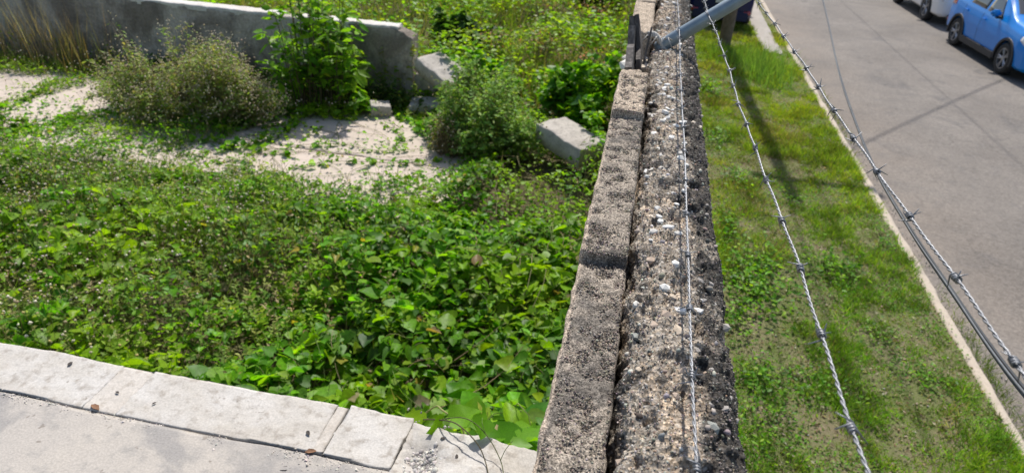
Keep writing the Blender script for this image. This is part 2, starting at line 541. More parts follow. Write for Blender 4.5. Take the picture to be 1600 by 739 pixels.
def rough_block(name, x0, x1, y0, y1, z0, z1, step=.02, amp=.004, rnd=.006, edge=.006, seed=0, colf=None, sc=25, zf=None, wavy=0.0):
    """a cast block: rounded chipped arrises, uneven faces. Built from a top patch that folds over the rim and runs down to z0"""
    nx = max(3, int((x1 - x0) / step)); ny = max(3, int((y1 - y0) / step))
    ring = [(0, 0, 1.0), (0, .35 * rnd, .0)]
    xs = np.concatenate([[0, 0, 0, .4 * rnd], np.linspace(rnd, x1 - x0 - rnd, nx), [x1 - x0 - .4 * rnd, x1 - x0, x1 - x0, x1 - x0]])
    ys = np.concatenate([[0, 0, 0, .4 * rnd], np.linspace(rnd, y1 - y0 - rnd, ny), [y1 - y0 - .4 * rnd, y1 - y0, y1 - y0, y1 - y0]])
    dxe = np.concatenate([[z1 - z0, (z1 - z0) * .5, rnd, .3 * rnd], np.zeros(nx), [.3 * rnd, rnd, (z1 - z0) * .5, z1 - z0]])
    dye = np.concatenate([[z1 - z0, (z1 - z0) * .5, rnd, .3 * rnd], np.zeros(ny), [.3 * rnd, rnd, (z1 - z0) * .5, z1 - z0]])
    X, Y = np.meshgrid(xs + x0, ys + y0)
    D = np.maximum(dxe[None, :], dye[:, None])
    Z = z1 - D
    if zf is not None: Z = np.where(D < (z1 - z0) * .4, Z + zf(X, Y), Z)
    top = D < (z1 - z0) * .4
    Z = Z + np.where(top, amp * 2 * (fbm(X * sc, Y * sc, seed) - .5) + amp * .8 * (fbm(X * sc * 5, Y * sc * 5, seed + 5, 2) - .5), 0)
    # ragged rim
    ex = edge * 2 * (fbm(Y * sc * .7 + Z * sc, X * 0 + 3.3, seed + 9) - .5); ey = edge * 2 * (fbm(X * sc * .7 + Z * sc, Y * 0 + 1.7, seed + 11) - .5)
    wx0 = (np.arange(len(xs)) < 4)[None, :]; wx1 = (np.arange(len(xs)) >= len(xs) - 4)[None, :]
    wy0 = (np.arange(len(ys)) < 4)[:, None]; wy1 = (np.arange(len(ys)) >= len(ys) - 4)[:, None]
    ex = ex + wavy * np.sin(Y * 7 + seed) ; ey = ey + wavy * (np.sin(X * 6.3) + .6 * np.sin(X * 15 + 1))
    X2 = X + np.where(wx0 | wx1, ex, 0); Y2 = Y + np.where(wy0 | wy1, ey, 0)
    V = np.stack([X2, Y2, Z], -1).reshape(-1, 3)
    col = None
    if colf is not None:
        col = colf(X.ravel(), Y.ravel(), Z.ravel())
    return mesh_np(name, V, grid_faces(len(xs), len(ys)), col, smooth=True)

# ------------------------------------------------------------------ ICO pebbles
def ico_mesh(name, sub, jit, seed, col):
    bm = bmesh.new(); bmesh.ops.create_icosphere(bm, subdivisions=sub, radius=1)
    r = random.Random(seed)
    for vtx in bm.verts:
        vtx.co *= 1 + r.uniform(-jit, jit)
    me = bpy.data.meshes.new(name); bm.to_mesh(me); bm.free()
    a = me.attributes.new('col', 'FLOAT_COLOR', 'POINT')
    c = np.ones((len(me.vertices), 4), np.float32); c[:, :3] = col
    a.data.foreach_set('color', c.ravel())
    return me

# ================================================================== SETTING
# ground sheet to the horizon
o = obj('ground', sheet('ground', np.linspace(-250, 250, 21), np.linspace(-150, 400, 23), lambda X, Y: X * 0 - .06, None), MATS['far_soil'])
tag(o, 'flat ground stretching away to the horizon', kind='structure')

# street verge (the grass strip between wall and road)
def verge_z(X, Y):
    return .035 + .03 * fbm(X * 1.7, Y * 1.7, 3) + .012 * fbm(X * 9, Y * 9, 4) + .05 * sstep(2.6, .3, X)
o = obj('verge', sheet('verge', np.linspace(.16, 3.53, 70), np.concatenate([np.linspace(-3, 20, 300), np.linspace(20.5, 60, 40)]), verge_z, None), MATS['verge_soil'])
tag(o, 'earth strip under the grass between wall and road', kind='structure')

# road
o = obj('road', sheet('road', np.linspace(3.60, 11.6, 40), np.linspace(-12, 120, 200), lambda X, Y: .004 + .03 * np.sin((X - 3.6) / 8 * np.pi), None), MATS['asphalt'])
tag(o, 'worn pale grey asphalt street', kind='structure')

# kerb: a narrow line of concrete along the grass
def kerb_prof():
    ys = np.concatenate([np.linspace(-3, 20, 700), np.linspace(20.2, 60, 60)])
    prof = np.array([(3.485, -.05), (3.490, .055), (3.50, .072), (3.53, .078), (3.565, .079), (3.59, .076), (3.607, .062), (3.612, .0), (3.613, -.05)])
    P = np.repeat(prof[None], len(ys), 0)
    k = np.arange(len(prof))
    wob = .05 * (fbm(ys * 2.2, ys * 0, 21) - .5) + .012 * (fbm(ys * 9, ys * 0 + 4, 23) - .5)
    wob2 = .04 * (fbm(ys * 3.1, ys * 0 + 9, 25) - .5)
    X = P[:, :, 0] + np.where(k[None] < 4, wob[:, None], wob2[:, None])
    Z = P[:, :, 1] + np.where((k[None] > 0) & (k[None] < 8), .02 * (fbm(ys[:, None] * 6, k[None] * 1.7, 31) - .55), 0)
    V = np.stack([X, np.repeat(ys[:, None], len(prof), 1), Z], -1)
    return mesh_np('kerb', V.reshape(-1, 3), grid_faces(len(prof), len(ys)), smooth=True)
pale_concrete('kerb_concrete', (.54, .46, .37), (.48, .41, .33), (.38, .32, .26), 4)
o = obj('kerb', kerb_prof(), MATS['kerb_concrete'])
tag(o, 'narrow worn concrete kerb edging the grass', kind='structure')

# far pavement across the road
me = rough_block('far_pavement', 11.55, 14.5, -12, 90, -.05, .14, .9, .004, .02, .01, 4, sc=3)
tag(obj('pavement', me, MATS['drive_concrete']), 'concrete pavement on the far side of the street', kind='structure')

# driveway apron where the dark car stands
me = rough_block('driveway', 2.85, 3.30, 17.6, 27, -.03, .085, .12, .006, .015, .03, 6, sc=4)
tag(obj('driveway', me, MATS['drive_concrete']), 'pale concrete crossing between grass and street', kind='structure')

# raised lot behind the wall
LOT = 1.10
def lot_z(X, Y):
    return LOT - .03 + .05 * fbm(X * .6, Y * .6, 41) + .02 * fbm(X * 4, Y * 4, 42) + .25 * sstep(9, 20, Y)
o = obj('lot_ground', sheet('lot_ground', np.linspace(-30, -.04, 130), np.concatenate([np.linspace(1.3, 12, 130), np.linspace(12.3, 60, 60)]), lot_z, None), MATS['lot_soil'])
tag(o, 'overgrown earth of the empty lot', kind='structure')

# remains of a concrete floor in the lot: slabs under the weeds
pav = empty('patio_paving', (0, 0, 0)); tag(pav, 'broken pale concrete floor showing between the weeds', kind='structure')
for i, (x0, x1, y0, y1, dz) in enumerate([(-8.6, -7.10, 5.6, 7.95, 0), (-7.05, -5.36, 5.6, 7.92, .01), (-5.35, -3.762, 5.6, 7.6, .0), (-3.76, -1.45, 6.53, 7.95, .006),
                                          (-3.757, -1.6, 5.1, 6.522, .003)]):
    me = rough_block('slab', x0, x1, y0, y1, LOT - .10, LOT + .035 + dz, .05, .006, .012, .012, 60 + i, sc=6)
    obj('slab', me, MATS['patio_concrete'], pav)

# terrace under the camera: floor slab
me = rough_block('terrace_floor', -4.2, -.06, -1.5, 1.2595, 2.45, 2.7005, .012, .0022, .003, .0025, 71, sc=9, wavy=.0035)
tag(obj('terrace_floor', me, MATS['terrace_floor']), 'mottled grey and cream terrace floor', kind='structure')

# ================================================================== TERRACE KERB WALL
kw = empty('low_parapet', (-1.5, 1.36, 1.1), 0, 'low whitewashed concrete parapet closing the terrace at lower left', 'wall')
me = rough_block('wall_core', -4.2, -.06, 1.285, 1.425, 1.0, 2.63, .05, .003, .01, .01, 72, sc=8)
me.transform(Matrix.Translation((1.5, -1.36, -1.1)))
obj('wall_core', me, MATS['rubble_concrete'], kw)
def kerb_piece(name, x0, x1, y0, y1, z, seed, mat, zf=None, edge=.0035, amp=.0022):
    me = rough_block(name, x0, x1, y0, y1, 2.5, z, .007, amp, .0016, edge, seed, sc=22, zf=zf, wavy=.0035 if name != 'broken_coping' else 0)
    me.transform(Matrix.Translation((1.5, -1.36, -1.1)))
    return obj(name, me, MATS[mat], kw)
kerb_piece('coping', -4.2, -2.6165, 1.264, 1.448, 2.704, 79, 'bleached_kerb')
kerb_piece('mortar_joint', -2.6165, -2.56, 1.264, 1.446, 2.7035, 78, 'joint_mortar')
kerb_piece('coping', -2.56, -1.4287, 1.264, 1.448, 2.704, 80, 'bleached_kerb')
kerb_piece('mortar_joint', -1.4285, -1.32, 1.264, 1.446, 2.7035, 81, 'joint_mortar')
kerb_piece('coping', -1.3198, -.7247, 1.264, 1.452, 2.704, 82, 'bleached_kerb')
kerb_piece('mortar_joint', -.7245, -.690, 1.266, 1.446, 2.7045, 83, 'joint_mortar')
kerb_piece('coping', -.6898, -.494, 1.264, 1.458, 2.705, 84, 'bleached_kerb', edge=.008)
# broken, lower stretch beside the boundary wall
kerb_piece('broken_coping', -.4935, -.062, 1.10, 1.440, 2.7015, 85, 'bleached_kerb', edge=.014, amp=.006,
           zf=lambda X, Y: -.03 * np.exp(-(((X + .43) / .05) ** 2 + ((Y - 1.33) / .06) ** 2)) - .016 * sstep(-.30, -.12, X))

# crumbling mortar and grit in the joint behind the coping, and the rubble in the broken corner
def grit(name, P, r, cols, mat, parent=None, T=OCTA, TF=OCTA_F, flat=.7):
    n = len(P)
    f = rnd_dirs(n); nn = rnd_dirs(n)
    s = np.repeat(np.asarray(r)[:, None], 3, 1) * rng.uniform(.6, 1.3, (n, 3))
    V, F, C = scatter(T, TF, P, f, nn, s, cols)
    V = V + rng.normal(size=V.shape) * np.repeat(s.mean(1), len(T))[:, None] * .12
    o = obj(name, mesh_np(name, V, F, C), mat, parent)
    return o
n = 3000
x = rng.uniform(-2.6, -.5, n); side = rng.normal(size=n) * .011
keep = (vnoise(x * 9, x * 0, 91) + (x + 1.6) * .22) > .38
x = x[keep]; side = side[keep]
P = np.stack([x, 1.2535 + side - .02 * sstep(-1.1, -.5, x) * np.abs(rng.normal(size=len(x))), np.full(len(x), 2.6995) + rng.uniform(-.003, .002, len(x))], 1)
o = grit('crumbled_mortar', P, rng.uniform(.001, .0027, len(x)) * (1 + (rng.random(len(x)) < .06) * 1.1), pal(len(x), [(.66, .61, .55), (.56, .52, .47), (.70, .65, .58), (.44, .41, .38)], .10), MATS['pebble'])
tag(o, 'crumbled mortar grit filling the crack behind the parapet', kind='stuff')
n = 1500
a = rng.normal(size=(n, 2)) * np.array([.050, .052]) + np.array([-.425, 1.315])
P = np.column_stack([a, 2.692 - .020 * np.exp(-(((a[:, 0] + .43) / .05) ** 2 + ((a[:, 1] - 1.33) / .06) ** 2)) + rng.uniform(-.004, .002, n)])
P = P[(P[:, 0] > -.57) & (P[:, 0] < -.2)]; n = len(P)
o = grit('corner_rubble', P, np.clip(rng.lognormal(-5.75, .5, n), .0013, .010), pal(n, [(.52, .49, .46), (.42, .40, .37), (.58, .55, .51), (.28, .27, .26)], .10), MATS['pebble'], None, ICO, ICO_F)
tag(o, 'loose grey rubble grit in the broken corner', kind='stuff')

# small litter on the terrace
def litter(name, x, y, z, size, rz, mat, label, cat, group=None, T=OVAL, TF=OVAL_F, curl=.25):
    V = T * np.array([1, 1, 1.0]) ; V = V.copy(); V[:, 2] += curl * (V[:, 0] ** 2) * 4
    V = np.concatenate([V, V - np.array([0, 0, .04])]) * size
    F = np.concatenate([TF, TF[:, ::-1] + len(T)])
    o = obj(name, mesh_np(name, V, F), MATS[mat], None, (x, y, z), (0.05, .1, rz))
    return tag(o, label, cat, group)
litter('dead_leaf', -1.37, 1.262, 2.7065, .038, 1.2, 'dead_leaf', 'curled reddish brown dead leaf at the parapet crack', 'leaf')
litter('dead_leaf', -.755, 1.205, 2.697, .034, 1.9, 'dark_bit', 'dark dry leaf lying on the terrace floor', 'leaf')
litter('wood_chip', -.742, 1.262, 2.705, .032, -1.2, 'dead_leaf', 'brown wood chip lodged in the parapet crack', 'chip')
for i, (x, y, s, lab) in enumerate([(-1.585, 1.40, .022, 'dark speck of debris on the far left coping'), (-1.36, 1.335, .016, 'dark crumb on the tan joint of the coping'),
                                    (-1.235, 1.33, .014, 'small black crumb beside the tan coping joint'), (-.77, 1.335, .022, 'black crumb left of the narrow coping joint'),
                                    (-.40, 1.405, .016, 'small black crumb on the broken coping near the notch'), (-.335, 1.345, .018, 'black crumb on the broken coping beside the rubble')]):
    litter('debris_crumb', x, y, 2.7075 if x < -.49 else 2.7005, s, i * 1.3, 'dark_bit', lab, 'debris', 'dark crumbs lying on the parapet')

rng = np.random.default_rng(4106)
# ================================================================== BOUNDARY WALL
wall = empty('boundary_wall', (.08, 4, 0), 0, 'tall weathered block wall topped with rough stony concrete, beside the grass verge', 'wall')
WM = Matrix.Translation((-.08, -4, 0))
def wpart(name, me, mat):
    me.transform(WM)
    return obj(name, me, MATS[mat], wall)
me = rough_block('wall_body', -.052, .205, -1.5, 16, -.05, 3.41, .1, .01, .01, .008, 101, sc=5)
wpart('wall_body', me, 'stained_concrete')

def stain_col(X, Y, Z, base, dark, amt, seed, off=0):
    s = fbm(X * 16, Y * 9, seed, 5)
    s2 = fbm(X * 60, Y * 50, seed + 3, 3)
    k = np.clip(sstep(.60 - amt, .72 - amt, s + .20 * (s2 - .5) + off), 0, 1)[:, None]
    g = .85 + .3 * fbm(X * 30, Y * 30, seed + 7)[:, None]
    return (np.array(base)[None] * (1 - k) + np.array(dark)[None] * k) * g

# left row: coping blocks, each a bit higher than the nearer one
BLK = [(.02, .46, 3.532, .04), (.475, 1.100, 3.534, .06), (1.112, 1.838, 3.556, .04), (1.848, 2.250, 3.576, -.16), (2.765, 3.34, 3.584, -.06), (3.36, 4.0, 3.586, -.05), (4.02, 4.7, 3.586, 0), (4.72, 5.4, 3.586, 0), (5.42, 6.6, 3.586, 0)]
for i, (y0, y1, z, dk) in enumerate(BLK):
    seed = 110 + i * 7
    def colf(X, Y, Z, seed=seed, dk=dk):
        c = stain_col(X, Y, Z, (.315, .268, .215) if dk > 0 else (.46, .375, .285), (.165, .145, .122), .02 + dk, seed)
        lip = sstep(-.0475, -.053, X + .006 * (fbm(Y * 40, X * 0, seed + 2) - .5))[:, None]       # paler strip along the lot-side edge
        return c * (1 - lip) + np.array([[.55, .44, .34]]) * lip
    me = rough_block('coping_block', -.056, .031, y0, y1, 3.38, z, .0045 if y0 < 2.5 else .012, .0055, .006, .0045, seed, colf, sc=38,
                     zf=lambda X, Y, seed=seed: -.006 * sstep(.52, .72, fbm(X * 55, Y * 55, seed + 4, 3)) - .006 * sstep(.02, .033, X) * fbm(Y * 30, X * 0, seed + 6))
    wpart('coping_block', me, 'weathered_block')

# right row: poured concrete full of stones, with a stained sloping flank
PROF = np.array([(.030, 3.39), (.034, 3.47), (.039, 3.520), (.047, 3.543), (.06, 3.553), (.09, 3.560), (.12, 3.558), (.15, 3.550), (.178, 3.540), (.197, 3.521), (.211, 3.490), (.219, 3.43), (.224, 3.34), (.227, 3.2), (.228, 2.9)])
def mass_surface(t, Y, detail=True):
    """t in 0..1 across the profile, Y along: returns xyz, normal-ish displacement included"""
    k = np.array([0, .08, .14, .19, .24, .34, .44, .54, .63, .71, .79, .86, .91, .96, 1.0])
    px = np.interp(t, k, PROF[:, 0]); pz = np.interp(t, k, PROF[:, 1])
    e = .004
    tx = np.interp(t + e, k, PROF[:, 0]) - np.interp(t - e, k, PROF[:, 0]); tz = np.interp(t + e, k, PROF[:, 1]) - np.interp(t - e, k, PROF[:, 1])
    ln = np.sqrt(tx * tx + tz * tz) + 1e-9
    nx, nz = -tz / ln, tx / ln
    s = np.interp(t, k, np.concatenate([[0], np.cumsum(np.hypot(*np.diff(PROF, axis=0).T))]))
    d = .026 * (fbm(s * 14, Y * 9, 201, 3) - .5) + .014 * (fbm(s * 45, Y * 40, 205, 3) - .5) + .006 * (vnoise(s * 130, Y * 120, 209) - .5) + .0055 * (vnoise(s * 330, Y * 310, 213) - .5)
    d = d - .014 * sstep(.60, .72, fbm(s * 38, Y * 30, 217, 3))                      # pits
    d = d * (1 - .4 * sstep(.6, .75, t)) - .006 * sstep(.80, .9, t) * fbm(s * 50, Y * 50, 221, 3)
    crack = sstep(.15, .06, t)
    wander = .034 * (fbm(Y * 9, Y * 0, 225, 3) - .42)
    X = px + nx * d + (1 - sstep(.1, .5, t)) * wander
    Z = pz + nz * d * (1 - .3 * crack)
    return X, Z, s
nt_ = 110
ys = [.25]
while ys[-1] < 16: ys.append(ys[-1] + min(.12, max(.0022, .0026 * ys[-1] / .6)))
ys = np.array(ys)
tt = np.linspace(0, 1, nt_) ** 1.0
TT, YY = np.meshgrid(tt, ys)
X, Z, S = mass_surface(TT, YY)
Xr, Yr, Zr, Tr = X.ravel(), YY.ravel(), Z.ravel(), TT.ravel()
def mass_col(X, Y, Z, T):
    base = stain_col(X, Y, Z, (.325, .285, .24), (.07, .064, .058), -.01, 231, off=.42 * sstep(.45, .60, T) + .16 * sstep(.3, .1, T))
    lt = sstep(.60, .70, fbm(X * 26, Y * 14, 237))[:, None] * (1 - sstep(.5, .62, T))[:, None]
    return base * (1 - .7 * lt) + np.array([[.46, .37, .28]]) * .7 * lt
me = mesh_np('stony_concrete', np.stack([Xr, Yr, Zr], 1), grid_faces(nt_, len(ys)), mass_col(Xr, Yr, Zr, Tr), smooth=False)
wpart('stony_concrete', me, 'exposed_aggregate')

# fine grit and stones standing out of both rows
def mass_points(n, ymin, ymax, tmin, tmax, pw=1.0):
    t = rng.uniform(tmin, tmax, n); y = ymin + (ymax - ymin) * rng.random(n) ** pw
    X, Z, S = mass_surface(t, y)
    return np.stack([X, y, Z], 1), t
P, t = mass_points(26000, .42, 3.4, .12, .93, 1.6)
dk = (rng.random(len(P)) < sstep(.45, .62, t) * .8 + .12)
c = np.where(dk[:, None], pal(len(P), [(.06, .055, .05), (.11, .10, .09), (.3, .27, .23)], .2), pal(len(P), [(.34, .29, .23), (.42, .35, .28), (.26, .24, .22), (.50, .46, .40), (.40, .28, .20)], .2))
o = grit('grit', P, rng.uniform(.0007, .0019, len(P)) * (1 + .28 * P[:, 1]), c, MATS['pebble'], wall); o.data.transform(WM); o['kind'] = 'stuff'
P, t = mass_points(520, .42, 5.5, .14, .93, 1.3)
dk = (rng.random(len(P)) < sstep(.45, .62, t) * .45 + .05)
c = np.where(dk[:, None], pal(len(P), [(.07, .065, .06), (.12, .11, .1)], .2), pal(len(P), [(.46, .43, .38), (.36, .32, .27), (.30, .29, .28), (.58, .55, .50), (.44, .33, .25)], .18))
o = grit('gravel', P, rng.uniform(.0028, .0055, len(P)) * (1 + .12 * P[:, 1]), c, MATS['pebble'], wall, ICO, ICO_F); o.data.transform(WM); o['kind'] = 'stuff'
n = 16000
y = .45 + 1.75 * rng.random(n) ** 1.5; x = rng.uniform(-.050, .029, n)
zb = np.select([y < 1.106, y < 1.843], [3.5325, 3.5545], 3.5745)
P = np.stack([x, y, zb + rng.uniform(-.003, .0015, n)], 1)
o = grit('block_grit', P, rng.uniform(.0007, .0018, n) * (1 + .3 * y), pal(n, [(.30, .255, .20), (.36, .30, .24), (.16, .14, .125), (.09, .08, .075), (.46, .40, .33)], .2, [.3, .24, .2, .14, .12]), MATS['pebble'], wall)
o.data.transform(WM); o['kind'] = 'stuff'
# larger stones, each a part
peb = []
for i in range(10):
    c = [(.74, .72, .67), (.60, .57, .52), (.55, .45, .34), (.34, .31, .28), (.68, .65, .59), (.50, .39, .30), (.74, .72, .68), (.42, .39, .35), (.60, .52, .42), (.30, .31, .28)][i]
    me = ico_mesh('stone', 1, .20, 300 + i, c); me.materials.append(MATS['pebble']); peb.append(me)
def stone(x, y, z, r, k, sq=None):
    sq = sq or (random.uniform(.75, 1.35), random.uniform(.75, 1.35), random.uniform(.5, .9))
    M = Matrix.Translation((x - .08, y - 4, z)) @ Matrix.Rotation(random.uniform(0, 6.28), 4, 'Z') @ Matrix.Rotation(random.uniform(-.4, .4), 4, 'X') @ Matrix.Diagonal((r * sq[0], r * sq[1], r * sq[2], 1))
    obj('stone', peb[k], None, wall, mw=M)
for (u_t, y, r, k) in [(.36, 1.005, .0125, 0), (.44, .955, .0115, 6), (.40, .985, .009, 2), (.37, .93, .011, 5), (.43, .90, .010, 2), (.46, 1.58, .015, 0), (.38, 1.25, .012, 6), (.44, 1.22, .009, 4),
                       (.31, 1.33, .011, 0), (.33, 1.54, .010, 4), (.52, 1.47, .011, 6), (.27, 1.53, .012, 4), (.47, 1.65, .010, 1), (.41, 1.09, .009, 0), (.30, .70, .0065, 6), (.55, .985, .009, 6), (.52, .87, .008, 3),
                       (.22, .97, .009, 4), (.21, .90, .010, 9), (.48, .665, .0065, 3), (.42, .70, .006, 8), (.58, .72, .011, 9), (.27, 1.12, .009, 5), (.44, .80, .007, 5)]:
    X1, Z1, _ = mass_surface(np.array([u_t]), np.array([y]))
    stone(float(X1[0]), y, float(Z1[0]) - r * .1, r, k)
for i in range(150):
    y = .5 + 3.3 * random.random() ** .95; t1 = random.uniform(.16, .68)
    if random.random() < .14: t1 = random.uniform(.68, .88)
    X1, Z1, _ = mass_surface(np.array([t1]), np.array([y]))
    r = random.uniform(.0042, .0085) * (1 + .28 * max(0, y - 1))
    kk = random.choice([3, 7, 7, 8]) if t1 > .55 else random.choice([0, 1, 2, 3, 4, 4, 6, 6, 7, 8]) if y > 1.15 else random.choice([1, 2, 3, 5, 7, 8, 3, 5])
    stone(float(X1[0]), y, float(Z1[0]) - r * .2, r, kk)
for i in range(60):
    y = random.uniform(1.15, 3.0); t1 = random.uniform(.2, .52)
    X1, Z1, _ = mass_surface(np.array([t1]), np.array([y])); r = random.uniform(.005, .0105)
    stone(float(X1[0]), y, float(Z1[0]) + r * .1, r, random.choice([0, 4, 6, 6, 1]))
me = rough_block('mortar_bed', -.05, .034, 2.256, 2.76, 3.38, 3.488, .012, .022, .01, .008, 151, lambda X, Y, Z: np.repeat(np.array([[.34, .30, .25]]), len(X), 0), sc=26)
wpart('mortar_bed', me, 'weathered_block')
# mortar lumps in the gap where a block is missing
for i in range(26):
    stone(random.uniform(-.045, .05), random.uniform(2.27, 2.75), random.uniform(3.47, 3.505), random.uniform(.014, .034), random.choice([1, 2, 4, 0, 8]))

# broken plank standing in the gap, and the frayed cord tied from it to the pipe
def plank(name, pts, th, seed, mat):
    r = random.Random(seed); mb = MB()
    V = []
    for (x, z) in pts:
        for s in (0, 1): V.append((x, s * th, z))
    n = len(pts); F = [tuple(2 * i for i in range(n)), tuple(2 * i + 1 for i in range(n - 1, -1, -1))]
    for i in range(n):
        j = (i + 1) % n; F.append((2 * i, 2 * j, 2 * j + 1, 2 * i + 1))
    mb.add(V, F); return mb.mesh(name)
pk = empty('broken_plank', (-.004, 2.34, 3.42), 0, 'splintered grey wooden board jammed upright in the wall gap', 'board')
def board(pts, th, M, name):
    me = plank(name, pts, th, 5, None); o = obj(name, me, MATS['weathered_wood'], pk); o.matrix_local = M; return o
RZ = Matrix.Rotation(math.radians(90), 4, 'Z')
board([(0, -.03), (.30, -.03), (.34, .07), (.335, .19), (.30, .245), (.285, .20), (.235, .225), (.19, .17), (.12, .175), (.05, .145), (0, .14)], .024, RZ @ Matrix.Rotation(math.radians(-8), 4, 'X'), 'board')
board([(.12, -.02), (.36, -.02), (.37, .12), (.36, .21), (.335, .25), (.31, .18), (.27, .23), (.24, .15), (.16, .13)], .016, Matrix.Translation((.036, 0, 0)) @ RZ @ Matrix.Rotation(math.radians(-14), 4, 'X'), 'splinter')
board([(.20, .05), (.27, .04), (.29, .17), (.28, .215), (.26, .18), (.245, .22), (.225, .14)], .006, Matrix.Translation((.012, 0, 0)) @ RZ @ Matrix.Rotation(math.radians(5), 4, 'X'), 'splinter')
cord = empty('frayed_cord', (.03, 2.62, 3.55), 0, 'frayed pale cord tied between the broken board and the metal arm', 'cord')
for k in range(4):
    pts = []
    for i in range(25):
        q = i / 24; a = q * 16 + k * math.pi / 2
        base = Vector((-.015 + .085 * q, .02 * math.sin(q * 3), .055 - .055 * q + .012 * math.sin(q * 5)))
        pts.append(base + Vector((0, .009 * math.cos(a), .009 * math.sin(a))))
    mb = MB(); mb.tube(pts, .0055, 6); obj('strand', mb.mesh('strand', True), MATS['rope_fibre'], cord)
for k in range(5):
    mb = MB(); p0 = Vector((-.01 + .02 * k, 0, .045)); mb.tube([p0, p0 + Vector((random.uniform(-.02, .02), -.02, .012)), p0 + Vector((random.uniform(-.03, .03), -.045, random.uniform(-.03, .01)))], [.003, .002, .001], 5)
    obj('loose_fibre', mb.mesh('loose_fibre', True), MATS['rope_fibre'], cord)

# galvanised arm carrying the barbed wire
arm = empty('fence_arm', (.06, 2.65, 3.555), 0, 'grey galvanised pipe leaning out from the wall over the verge', 'pipe')
mb = MB(); d = Vector((.345, 0, .272)).normalized(); side = Vector((0, 1, 0)); upv = d.cross(side)
R = .0245; prof = [(-.01, .85 * R), (0, R), (.56, R), (.565, .8 * R)]
n = 20; V = []; F = []
for (a, r) in prof:
    for k in range(n):
        q = 2 * math.pi * k / n; V.append(tuple(d * a + side * r * math.cos(q) + upv * r * math.sin(q)))
for i in range(len(prof) - 1):
    for k in range(n): F.append((i * n + k, i * n + (k + 1) % n, (i + 1) * n + (k + 1) % n, (i + 1) * n + k))
F.append(tuple(range(n))); F.append(tuple((len(prof) - 1) * n + k for k in range(n)))
mb.add(V, F); obj('pipe', mb.mesh('pipe', True), MATS['galvanized_pipe'], arm)
for (a, nm) in ((.085, 'tie_wire'), (.20, 'tie_wire'), (.40, 'tie_wire')):
    mb = MB(); pts = [d * (a + .002 * i / 6) + (side * math.cos(i * .5236) + upv * math.sin(i * .5236)) * (R + .002) for i in range(26)]
    mb.tube(pts, .0016, 5); obj(nm, mb.mesh(nm, True), MATS['galvanized_wire'], arm)

# ================================================================== BARBED WIRE
def barb_mesh(seed):
    r = random.Random(seed); mb = MB(); W = .00125
    for q in (0, 1):
        ph = r.uniform(0, 6.28); pts = []
        turns = 2.2
        for i in range(23):
            s = i / 22; a = ph + s * turns * 2 * math.pi
            pts.append(Vector((.0038 * math.cos(a), (s - .5) * .0085 + (q - .5) * .0045, .0038 * math.sin(a))))
        a0 = ph; a1 = ph + turns * 2 * math.pi
        L0 = r.uniform(.012, .018); L1 = r.uniform(.012, .018)
        st = pts[0] + Vector((math.sin(a0), r.uniform(-.35, .1), -math.cos(a0))) * L0
        en = pts[-1] + Vector((-math.sin(a1), r.uniform(-.1, .35), math.cos(a1))) * L1
        mb.tube([st] + pts + [en], [.0005] + [W] * 23 + [.0005], 5)
    me = mb.mesh('barb', True); me.materials.append(MATS['galvanized_wire']); return me
BARBS = [barb_mesh(i) for i in range(7)]
def barbed(label, path, y0, step, pitch=.027):
    """path: y -> (x, z)"""
    y_a, y_b = .30, 7.5
    root = empty('barbed_wire', (*[path(y_a)[0]], y_a, path(y_a)[1]), 0, label, 'barbed wire', 'barbed wires strung along the wall')
    ox, oz = path(y_a)
    ny = int((y_b - y_a) / pitch * 10)
    yy = np.linspace(y_a, y_b, ny)
    xz = np.array([path(q) for q in yy])
    for k in (0, 1):
        a = yy / pitch * 2 * np.pi + k * np.pi
        C = np.stack([xz[:, 0] - ox + .0012 * np.cos(a), yy - y_a, xz[:, 1] - oz + .0012 * np.sin(a)], 1)[None]
        V, F, _ = tubes_np(C, np.full((1, ny), .0012), 6)
        obj('strand', mesh_np('strand', V, F, smooth=True), MATS['galvanized_wire'], root)
    y = y0; i = 0
    while y < 5.4:
        x, z = path(y)
        M = Matrix.Translation((x - ox, y - y_a, z - oz)) @ Matrix.Rotation(random.uniform(0, 6.28), 4, 'Y') @ Matrix.Rotation(random.uniform(-.2, .2), 4, 'X')
        obj('barb', BARBS[(i * 3 + int(y0 * 100)) % 7], None, root, mw=M)
        y += step * random.uniform(.97, 1.03); i += 1
wob = lambda y, s: .003 * math.sin(y * 5 + s) + .0012 * math.sin(y * 13 + 2 * s) + .0006 * math.sin(y * 31 + 3 * s)
barbed('lowest barbed wire running just above the wall top', lambda y: (.1205 + .3 * wob(y, 1), 3.637 + .6 * wob(y, 0) - .004 * (y - .5)), .555, .149)
barbed('middle barbed wire hanging over the grass beside the wall', lambda y: (.251 - .0155 * (y - .5) + wob(y, 4), 3.729 - .0195 * (y - .5) + wob(y, 2)), .559, .148)
barbed('outermost barbed wire, highest and nearest the road', lambda y: (.404 - .019 * (y - .6) + wob(y, 5), 3.778 - .010 * (y - .6) + .5 * wob(y, 3)), .634, .160)

